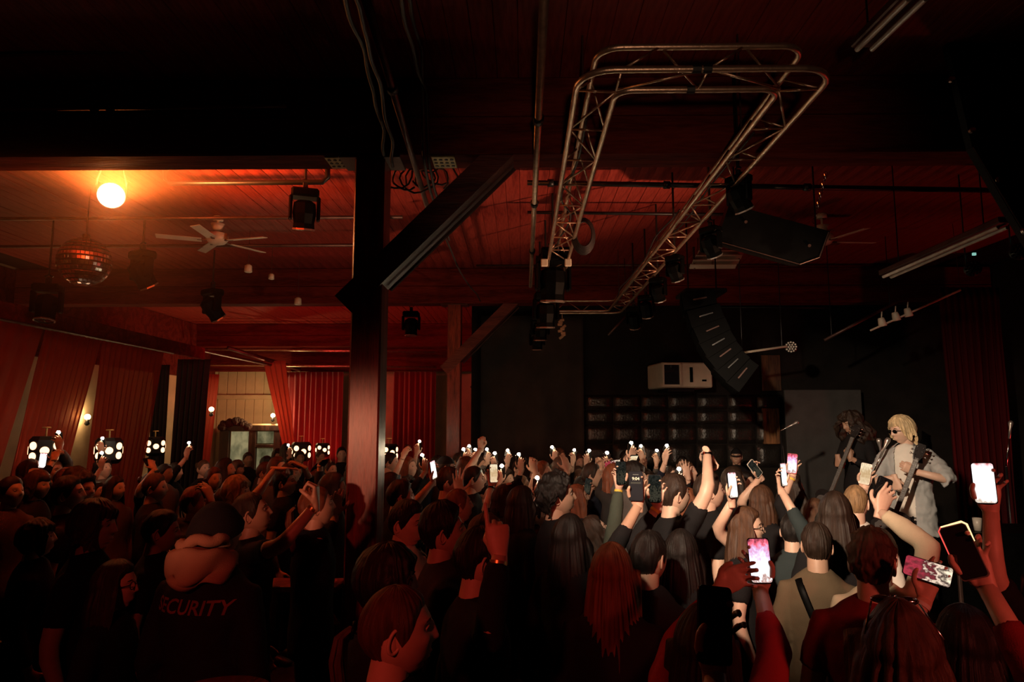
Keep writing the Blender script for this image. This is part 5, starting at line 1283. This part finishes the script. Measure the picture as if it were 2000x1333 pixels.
# ---------------- phone torches held up
ORD = ['first', 'second', 'third', 'fourth', 'fifth', 'sixth', 'seventh', 'eighth', 'ninth', 'tenth', 'eleventh', 'twelfth', 'thirteenth', 'fourteenth', 'fifteenth', 'sixteenth', 'seventeenth', 'eighteenth', 'nineteenth', 'twentieth', 'twenty-first', 'twenty-second', 'twenty-third', 'twenty-fourth', 'twenty-fifth', 'twenty-sixth', 'twenty-seventh', 'twenty-eighth']
TOR = sorted([(907, 879, 8.2), (916, 872, 9.0), (928, 879, 8.6), (951, 878, 8.9), (966, 887, 8.4), (991, 881, 9.0), (1014, 889, 8.0), (979, 911, 6.6), (1048, 933, 5.6), (1083, 867, 8.6), (1120, 880, 8.8), (1149, 881, 8.2), (1185, 885, 7.2), (1232, 866, 7.4), (1254, 872, 8.4), (1283, 881, 8.8), (1301, 872, 8.2), (1325, 918, 6.6), (115, 845, 7.5), (200, 857, 8.6), (199, 881, 7.9), (367, 866, 8.8), (570, 861, 10.5), (818, 863, 9.4), (826, 890, 7.6)])
rt = random.Random(11)
HS = ['short', 'crop', 'mop', 'long', 'bob', 'wavy', 'quiff', 'tied', 'bun', 'curly']
HDESC = {'short': 'short-haired', 'crop': 'crop-haired', 'mop': 'mop-haired', 'long': 'long-haired', 'bob': 'bob-haired', 'wavy': 'wavy-haired', 'quiff': 'quiffed', 'tied': 'ponytailed', 'bun': 'bun-haired', 'curly': 'curly-haired', 'cap': 'capped', 'beanie': 'beanie-wearing'}
for i, (tx_, ty_, Yt) in enumerate(TOR):
    for tr_ in range(12):
        hx, hy = tx_ + rt.uniform(-30, 14), ty_ + rt.uniform(.34, .50) * F / Yt
        cc_ = at(hx, hy, Yt)
        if all((cc_.x - a) ** 2 + (cc_.y - b) ** 2 > .13 for a, b, _ in PEOPLE): break
    hs = rt.choice(HS); top = rt.choice(['long', 'long', 'tee', 'hoodie']); tc = rt.choice(['black', 'black', 'charcoal', 'navy', 'grey', 'green'])
    arm = dict(px=(tx_, ty_ + .078 * F / Yt), phone=ORD[i] + ' lit phone torch counted from the left', scr='off', flash=True, n='back', yaw=rt.uniform(-30, 30), roll=rt.uniform(-10, 10), reach=.50, sleeve=rt.choice([.7, 1.6, 1.8]))
    P(HDESC[hs] + ' person raising the ' + ORD[i] + ' phone torch counted from the left', (hx, hy), Y=Yt, hair=hs, hc=rt.choice(['black', 'dark', 'brown', 'light']), skin=rt.choice(['fair', 'fair', 'mid']), top=top, tc=tc, det=0 if Yt > 8.3 else 1, arms=(arm, None) if rt.random() < .5 else (None, arm), j=rt.uniform(-15, 15), look=(rt.uniform(-10, 10), rt.uniform(0, 12)), group='people with phone torches')
# ---------------- other raised hands and phones in the middle and left
OTH = [((914, 918), (940, 862), 'hand', 7.4, 'arm stretched up beside the torches at the stage wall edge'), ((1062, 926), (1036, 905), 'dim', 7.4, 'white-edged phone tilted among the centre torches'),
 ((1160, 932), (1170, 902), 'hand', 7.0, 'lifted tattooed forearm at centre'), ((1205, 935), (1196, 905), 'stage', 6.8, 'phone held sideways with a stage picture at centre'), ((1240, 935), (1235, 900), 'warm', 6.4, 'phone with a warm red glow in a clenched hand at centre'),
 ((1100, 915), (1105, 905), 'hand', 7.8, 'lifted fist right of centre'), ((1345, 925), (1340, 918), 'hand', 7.6, 'pale fingers lifted right of the last torch'), ((60, 925), (84, 900), 'white', 7.2, 'phone with a white screen at the far left'), ((128, 940), (108, 888), 'dim', 7.0, 'dim phone raised at the far left lantern'),
 ((295, 945), (291, 906), 'dim', 7.6, 'grey phone back raised under the third lantern'), ((385, 985), (401, 955), 'off', 5.4, 'phone seen edge-on left of the sandy-haired man'), ((560, 945), (575, 908), 'dim', 6.6, 'phone raised right of the pointing hand'), ((655, 962), (632, 905), 'off', 6.2, 'phone held high just left of the near column'),
 ((800, 915), (793, 880), 'dim', 8.4, 'pale phone back raised right of the near column'), ((622, 992), (655, 985), 'hand', 4.15, 'hand lifted against the near column'), ((898, 990), (895, 945), 'hand', 4.9, 'slim raised hand left of the lit profile'), ((1130, 975), (1148, 950), 'dim', 6.0, 'green-tinted phone in a raised hand at centre')]
rt = random.Random(23)
for (hd, hp, kind, Yt, desc) in OTH:
    hs = rt.choice(HS); a_ = dict(px=hp, reach=.47, sleeve=rt.choice([.6, 1.5, 1.8]), n=rt.choice(['cam', 'self']), yaw=rt.uniform(-35, 35), roll=rt.uniform(-20, 20))
    if kind == 'hand': a_.update(pose=rt.choice(['open', 'relaxed', 'fist']))
    else: a_.update(phone=desc, scr=kind, case=rt.choice(['black', 'white', 'black']), land='sideways' in desc)
    who = HDESC[hs] + ' person with ' + desc
    P(who, hd, Y=Yt, hair=hs, hc=rt.choice(['black', 'dark', 'brown', 'red']), skin=rt.choice(['fair', 'mid']), top=rt.choice(['tee', 'long', 'hoodie']), tc=rt.choice(['black', 'charcoal', 'navy', 'grey']), det=1 if Yt < 7 else 0, arms=(a_, None) if rt.random() < .5 else (None, a_), look=(0, 8))
# ---------------- the rest of the audience
rt = random.Random(41); spots = []
def zone(xa, xb, ya, yb, step, pr):
    y = ya; r = 0
    while y < yb:
        x = xa + (r % 2) * step * .5
        while x < xb:
            if rt.random() < pr:
                q = (x + rt.uniform(-.13, .13), y + rt.uniform(-.13, .13))
                if all((q[0] - a) ** 2 + (q[1] - b) ** 2 > .20 for a, b, _ in PEOPLE) and all((q[0] - a) ** 2 + (q[1] - b) ** 2 > .17 for a, b in spots) and not (-1.9 < q[0] < -.75 and abs(q[1] - 4.75) < .45) and not (-1.45 < q[0] < -.75 and abs(q[1] - 10.95) < .4): spots.append(q)
            x += step
        y += step * .9; r += 1
zone(-5.3, -1.5, 3.2, 9.6, .62, .80)
zone(-4.6, -2.2, 10.2, 13.8, .8, .75)
zone(-1.2, 2.35, 4.0, 10.6, .56, .86)
vis = []
for q in spots:
    d = CM.transposed() @ (Vector((q[0], q[1], 1.6)) - CAM); px = 1000 + F * d.x / -d.z; py = 666.5 - F * d.y / -d.z
    if -60 < px < 2060 and py < 1330: vis.append((px, q))
vis.sort()
reg_n = {}
for px, q in vis:
    reg = 'in front of the sheer curtains' if px < 330 else 'between the black drape and the near column' if px < 680 else 'right of the near column' if px < 900 else 'below the row of torches' if px < 1340 else 'close to the stage'
    hs = rt.choice(HS + ['cap', 'short', 'short', 'mop']); tc = rt.choice(['black', 'black', 'black', 'charcoal', 'navy', 'brown', 'grey']); hc = rt.choice(['black', 'dark', 'dark', 'brown'])
    k = (hs, tc, reg); reg_n[k] = reg_n.get(k, 0) + 1
    nm = HDESC[hs] + ' concertgoer in ' + tc + ' ' + reg
    if reg_n[k] > 1: nm = HDESC[hs] + ' concertgoer in ' + tc + ' ' + reg + ', ' + ORD[reg_n[k] - 1] + ' from left'
    f = -math.degrees(math.atan2(ST.x - q[0], ST.y - q[1])) + rt.uniform(-22, 22)
    person(nm, pos=q, H=rt.uniform(1.60, 1.82) if q[1] > 4.5 else rt.uniform(1.58, 1.70), face=f, look=(rt.uniform(-15, 15), rt.uniform(-3, 10)), hair=hs, hc='black' if hs == 'cap' else hc, skin=rt.choice(['fair', 'mid', 'fair', 'tan']), top=rt.choice(['tee', 'long', 'hoodie', 'tee']), tc=tc, det=1 if q[1] < 5.2 else 0, build=rt.uniform(.9, 1.1), group=CROWDG)
for i in range(len(PEOPLE)):
    for j in range(i):
        d_ = math.hypot(PEOPLE[i][0] - PEOPLE[j][0], PEOPLE[i][1] - PEOPLE[j][1])
        if d_ < .36: print('NEAR', j, i, round(d_, 2))
print('PEOPLE', len(PEOPLE), 'PHONES', N_PH[0], 'TIME', time.time() - T0)
# ================================================================== THE BAND
def guitar(name, label, body_c, neck_dir, face_dir, scale=1.0, bass=False, body_col=None):
    """body centre, direction of the neck, direction the strings face"""
    Z = Vector(neck_dir).normalized(); Y = (Vector(face_dir) - Z * Vector(face_dir).dot(Z)).normalized(); X = Y.cross(Z)
    g = empty(name, (0, 0, 0)); g.matrix_world = Matrix.Translation(Vector(body_c)) @ Matrix((X, Y, Z)).transposed().to_4x4() @ Matrix.Scale(scale, 4)
    out = []
    for k in range(40):
        a = 2 * math.pi * k / 40; c_, s_ = math.cos(a), math.sin(a)
        r = .19 + .035 * math.cos(2 * a + math.pi) * -1 - .045 * G(abs(a - R(10)) % 6.283, .35) - .045 * G(a - R(170), .35)
        if s_ > .3: r += .03 * abs(c_)
        out.append((c_ * r * .86, s_ * r * 1.08))
    Mx = Matrix.Rotation(R(90), 4, 'X')
    B = mat('guitar body', body_col or (.016, .012, .012), .12, 0, .1, 10, coat=1.0)
    MB().prism(out, .045, Mx).obj('body', B, g)
    MB().prism([(x * .62 + .03, y * .62 - .02) for x, y in out], .003, Matrix.Translation((0, .0245, 0)) @ Mx).obj('pickguard', mat('pickguard', (.03, .02, .018), .25), g)
    NL = .62 if not bass else .82
    MB().box((0, .018, .16 + NL / 2 - .02), (.05, .024, NL), bev=.008).obj('neck', wood('maple neck', (.18, .09, .04), (.34, .19, .09), 'Z', .35), g)
    fb = MB().box((0, .033, .14 + NL / 2), (.048, .007, NL), bev=.002).obj('fretboard', mat('fretboard', (.03, .016, .010), .4), g)
    fm = MB().box((0, 0, 0), (.046, .002, .002)).mesh('fret', M_chrome)
    for k in range(15): link('fret', fm, fb, (0, .0375, .14 + NL * (1 - 2 ** (-k / 9.0)) * 1.05 * -1 + NL * .98))
    zt_ = .14 + NL
    hsx = [(-.027, 0), (-.045, .05), (-.050, .13), (-.035, .185), (.035, .185), (.050, .13), (.045, .05), (.027, 0)]
    MB().prism(hsx, .016, Matrix.Translation((0, .016, zt_ - .005)) @ Mx).obj('headstock', B, g)
    for k in range(3):
        for sx in (-1, 1):
            z = zt_ + .05 + .045 * k
            MB().lathe([(.007, 0), (.005, .018)], Matrix.Translation((sx * .028, .024, z)) @ Matrix.Rotation(R(-90), 4, 'X'), 8).tube([(sx * .045, .016, z), (sx * .066, .016, z)], .004, 6).sphere((sx * .072, .016, z), 1, 8, 6, sc=(.010, .006, .012)).obj('tuning_peg', M_chrome, g, True)
    ns = 4 if bass else 6
    sm = MB().tube([(0, 0, -.10), (0, 0, zt_ + .02)], .0009 if not bass else .0014, 4).mesh('string', M_chrome)
    for k in range(ns): link('string', sm, g, (-.018 + .036 * k / (ns - 1), .042, 0))
    for z in (.03, -.03): MB().box((0, .030, z), (.075, .014, .028), bev=.004).obj('pickup', M_chrome, g)
    MB().box((0, .030, -.10), (.08, .012, .025), bev=.003).obj('bridge', M_chrome, g)
    for q in ((.085, -.05), (.095, -.10), (.075, -.14)): MB().lathe([(.011, 0), (.010, .016)], Matrix.Translation((q[0], .024, q[1])) @ Matrix.Rotation(R(-90), 4, 'X'), 10).obj('knob', M_chrome, g, True)
    return tag(g, label, 'guitar')
BZ = .45
sing = person('singer with bleached blond hair, dark sunglasses and an open pale linen shirt, playing guitar', (1768, 840), Y=6.4, baseZ=BZ, face=138, look=(-40, -12), hair='blond_mop', hc='blond', skin='fair', top='rolled', tc='linen', inner='white', det=2, extra=('shades', 'beard') if False else ('shades',),
    arms=(dict(px=(1752, 952), Y=6.18, pose='fist', n=(.7, .5, 0), up=(.2, -.1, -1), sleeve=1.0, pole=(1, -.3, -.6)), dict(px=(1770, 914), Y=6.12, pose='fist', n=(.2, .9, .1), up=(-.85, -.1, .35), sleeve=1.12, pole=(-1, -.2, -.5))))
gb = at(1740, 1026, 6.12); gh = at(1796, 882, 6.04)
gt = guitar('electric_guitar', 'black electric guitar held upright by the singer', gb, gh - gb, (-.45, -.85, .1), .80)
# strap over the singer's left shoulder
sp_ = [at(1796, 905, 6.20), at(1795, 880, 6.22), at(1806, 862, 6.28), at(1806, 846, 6.40), at(1812, 850, 6.50), at(1815, 900, 6.56)]
sm_ = MB(); sm_.tube(sp_, [(.032, .004)] * len(sp_), 6, up=(1, .2, 0)); so = sm_.obj('strap', M_plastic, gt); so.matrix_parent_inverse = gt.matrix_world.inverted()
bass = person('bass player with a big shaggy mane in black behind the singer', (1668, 826), Y=8.2, baseZ=BZ, face=108, look=(-6, -20), hair='shag', hc='dark', skin='tan', top='long', tc='black', det=1,
    arms=(dict(px=(1638, 908), Y=8.0, pose='fist', n=(.7, .6, 0), sleeve=1.8, up=(.1, 0, -1)), dict(px=(1656, 882), Y=7.95, pose='fist', n=(.5, .8, 0), sleeve=1.8, up=(-.3, 0, 1))))
gb = at(1614, 985, 7.98); gh = at(1668, 850, 7.92)
guitar('bass_guitar', 'dark bass guitar played by the shaggy-haired musician', gb, gh - gb, (-.6, -.75, 0), .85, True)
# far guard by the padded wall
fg = person('far security guard in black cap standing before the padded wall', (1438, 893), Y=10.4, face=160, look=(0, 0), hair='cap', hc='black', skin='mid', top='tee', tc='black', det=1, build=1.15)
sh_ = [c for c in fg.children if c.name.startswith('shirt')][0]
project(text_mb('SECURITY', .075, 0, .001), sh_, 1.27, back=False).obj('lettering', mat('pale print', (.55, .52, .48), .6), fg)
# ---- microphones
def mic_stand(px, py, Y, label, boom, base=BZ):
    p = at(px, py, Y); s_ = empty('microphone_stand', (p.x, p.y, base)); z = p.z - base
    b = Vector(boom); q = Vector((0, 0, z)) - b
    MB().tube([(q.x, q.y, .10), (q.x, q.y, q.z)], .011, 8).obj('pole', M_black, s_, True)
    MB().tube([q, Vector((0, 0, z)) - b * .12], .008, 8).obj('boom', M_chrome, s_, True)
    lg = MB().tube([(0, 0, .30), (.30, 0, .012)], .009, 6).mesh('leg', M_black, True)
    for k in range(3): l_ = link('leg', lg, s_, (q.x, q.y, 0)); l_.rotation_euler = (0, 0, R(120 * k + 20))
    dn = b.normalized(); Q = dn.to_track_quat('Z', 'Y').to_matrix().to_4x4()
    MB().lathe([(.010, -.16), (.013, -.05), (.022, -.012), (.024, 0), (.024, .012), (.016, .03), (.0, .034)], Matrix.Translation((0, 0, z)) @ Q, 12).obj('microphone', mat('mic grille', (.5, .45, .42), .35, .8), s_, True)
    ps = wavy((q.x, q.y, q.z - .1), (q.x + .1, q.y + .05, .04), 14, .04, 0, px); MB().tube(ps, .005, 5).obj('cable', M_rubber, s_, True)
    return tag(s_, label, 'microphone stand', 'microphone stands')
mic_stand(1733, 862, 6.35, 'microphone on a slim boom in front of the singer', (.14, -.02, .30))
mic_stand(1717, 863, 6.9, 'second microphone just left of the singer\'s own', (-.03, .0, .25))
mic_stand(1556, 826, 8.6, 'lone microphone standing before the grey backdrop', (.20, 0, .10))
mic_stand(1974, 828, 7.35, 'microphone on a tall boom at the right edge', (.10, .02, .45))
# ---- flight case with cup at the right
p0 = at(1868, 1042, 6.2); p1 = at(2040, 1042, 6.9); cs = empty('flight_case', ((p0.x + p1.x) / 2, 6.5, BZ)); hh = p0.z - BZ; ww = p1.x - p0.x
MB().box((0, 0, hh / 2), (ww, .6, hh), bev=.012).obj('shell', M_plastic, cs)
for sx in (-1, 1):
    for sy in (-1, 1): MB().box((sx * ww / 2, sy * .3, hh / 2), (.03, .03, hh), bev=.006).obj('corner_rail', M_pipe, cs)
MB().box((0, -.305, hh * .6), (.16, .02, .09), bev=.008).obj('handle', M_chrome, cs)
tag(cs, 'black flight case with metal edges on the stage at the right', 'case')
p = at(1910, 1038, 6.35)
MBc = MB().lathe([(.028, 0), (.034, .055), (.038, .11), (.035, .11), (.031, .055), (.026, .004)], Matrix.Translation((p.x, 6.35, BZ + hh)), 18)
tag(MBc.obj('plastic_cup', mat('pale plastic cup', (.45, .40, .34), .35), None, True), 'pale plastic cup on the flight case at the right', 'cup')
# ---- red glossy round table in the near foreground
p = at(470, 1318, 1.95); tb = empty('round_table', (p.x, p.y - .14, 0)); zt2 = p.z
MB().lathe([(.0001, zt2 - .03), (.115, zt2 - .03), (.132, zt2 - .022), (.137, zt2 - .010), (.132, zt2), (.0001, zt2 + .004)], None, 40, cap=False).obj('table_top', mat('glossy red top', (.50, .05, .03), .12, 0, .1, 6, coat=1.0), tb, True)
MB().tube([(0, 0, .02), (0, 0, zt2 - .03)], .025, 12).obj('pole', M_black, tb, True)
MB().lathe([(.20, 0), (.20, .015), (.04, .04)], None, 24).obj('base', M_black, tb, True)
tag(tb, 'small glossy red round table top at the bottom edge of the picture', 'table')
# ---- drink shelf on the near column with a glass
a = at(553, 1150, 4.5); sf = empty('drink_shelf', (-1.45, 4.68, a.z))
MB().box((0, 0, -.02), (.50, .24, .04), bev=.006).obj('board', M_col, sf)
MB().prism([(0, 0), (.22, 0), (0, -.20)], .03, Matrix.Translation((.25, 0, -.04)) @ Matrix.Rotation(R(90), 4, 'X') @ Matrix.Rotation(R(180), 4, 'Y')).obj('bracket', M_black, sf)
tag(sf, 'small wooden drink shelf fixed to the near column', 'shelf')
q = Matrix.Translation((-1.30, 4.64, a.z))
tag(MB().lathe([(.030, 0), (.036, .13), (.033, .13), (.027, .008), (.0001, .008)], q, 18, cap=False).obj('beer_glass', mat('amber drink glass', (.35, .16, .05), .1, 0, .1, 10, coat=1), None, True), 'amber drink glass on the small column shelf', 'glass')
# ---- red uplighter added on the stage to redden the right ceiling
up2 = empty('floor_uplighter', (6.7, 7.6, BZ))
MB().lathe([(.10, 0), (.12, .05), (.12, .22), (.10, .24)], None, 14).obj('can', M_black, up2)
MB().lathe([(.095, .235), (.095, .245)], None, 14).obj('lens', MATS['red uplight'], up2)
d = bpy.data.lights.new('red_uplight', 'SPOT'); d.energy = 45; d.color = (1, .05, .045); d.spot_size = R(140); d.shadow_soft_size = .08
l = bpy.data.objects.new('red_uplight', d); COL.objects.link(l); l.parent = up2; l.location = (0, 0, .3); l.rotation_euler = (R(180), R(-20), 0)
tag(up2, 'added red uplighter on the stage, reddening the right ceiling', 'uplighter')
for nm in ('lantern glow', 'sconce glow', 'hot lamp face', 'red uplight', 'status light', 'lit door glass', 'screen dim picture', 'screen warm picture', 'lock screen digits', 'notification bar', 'date line'):
    MATS[nm].cycles.emission_sampling = 'NONE'
bpy.data.scenes.remove(TMP)
print('SCRIPT', time.time() - T0)
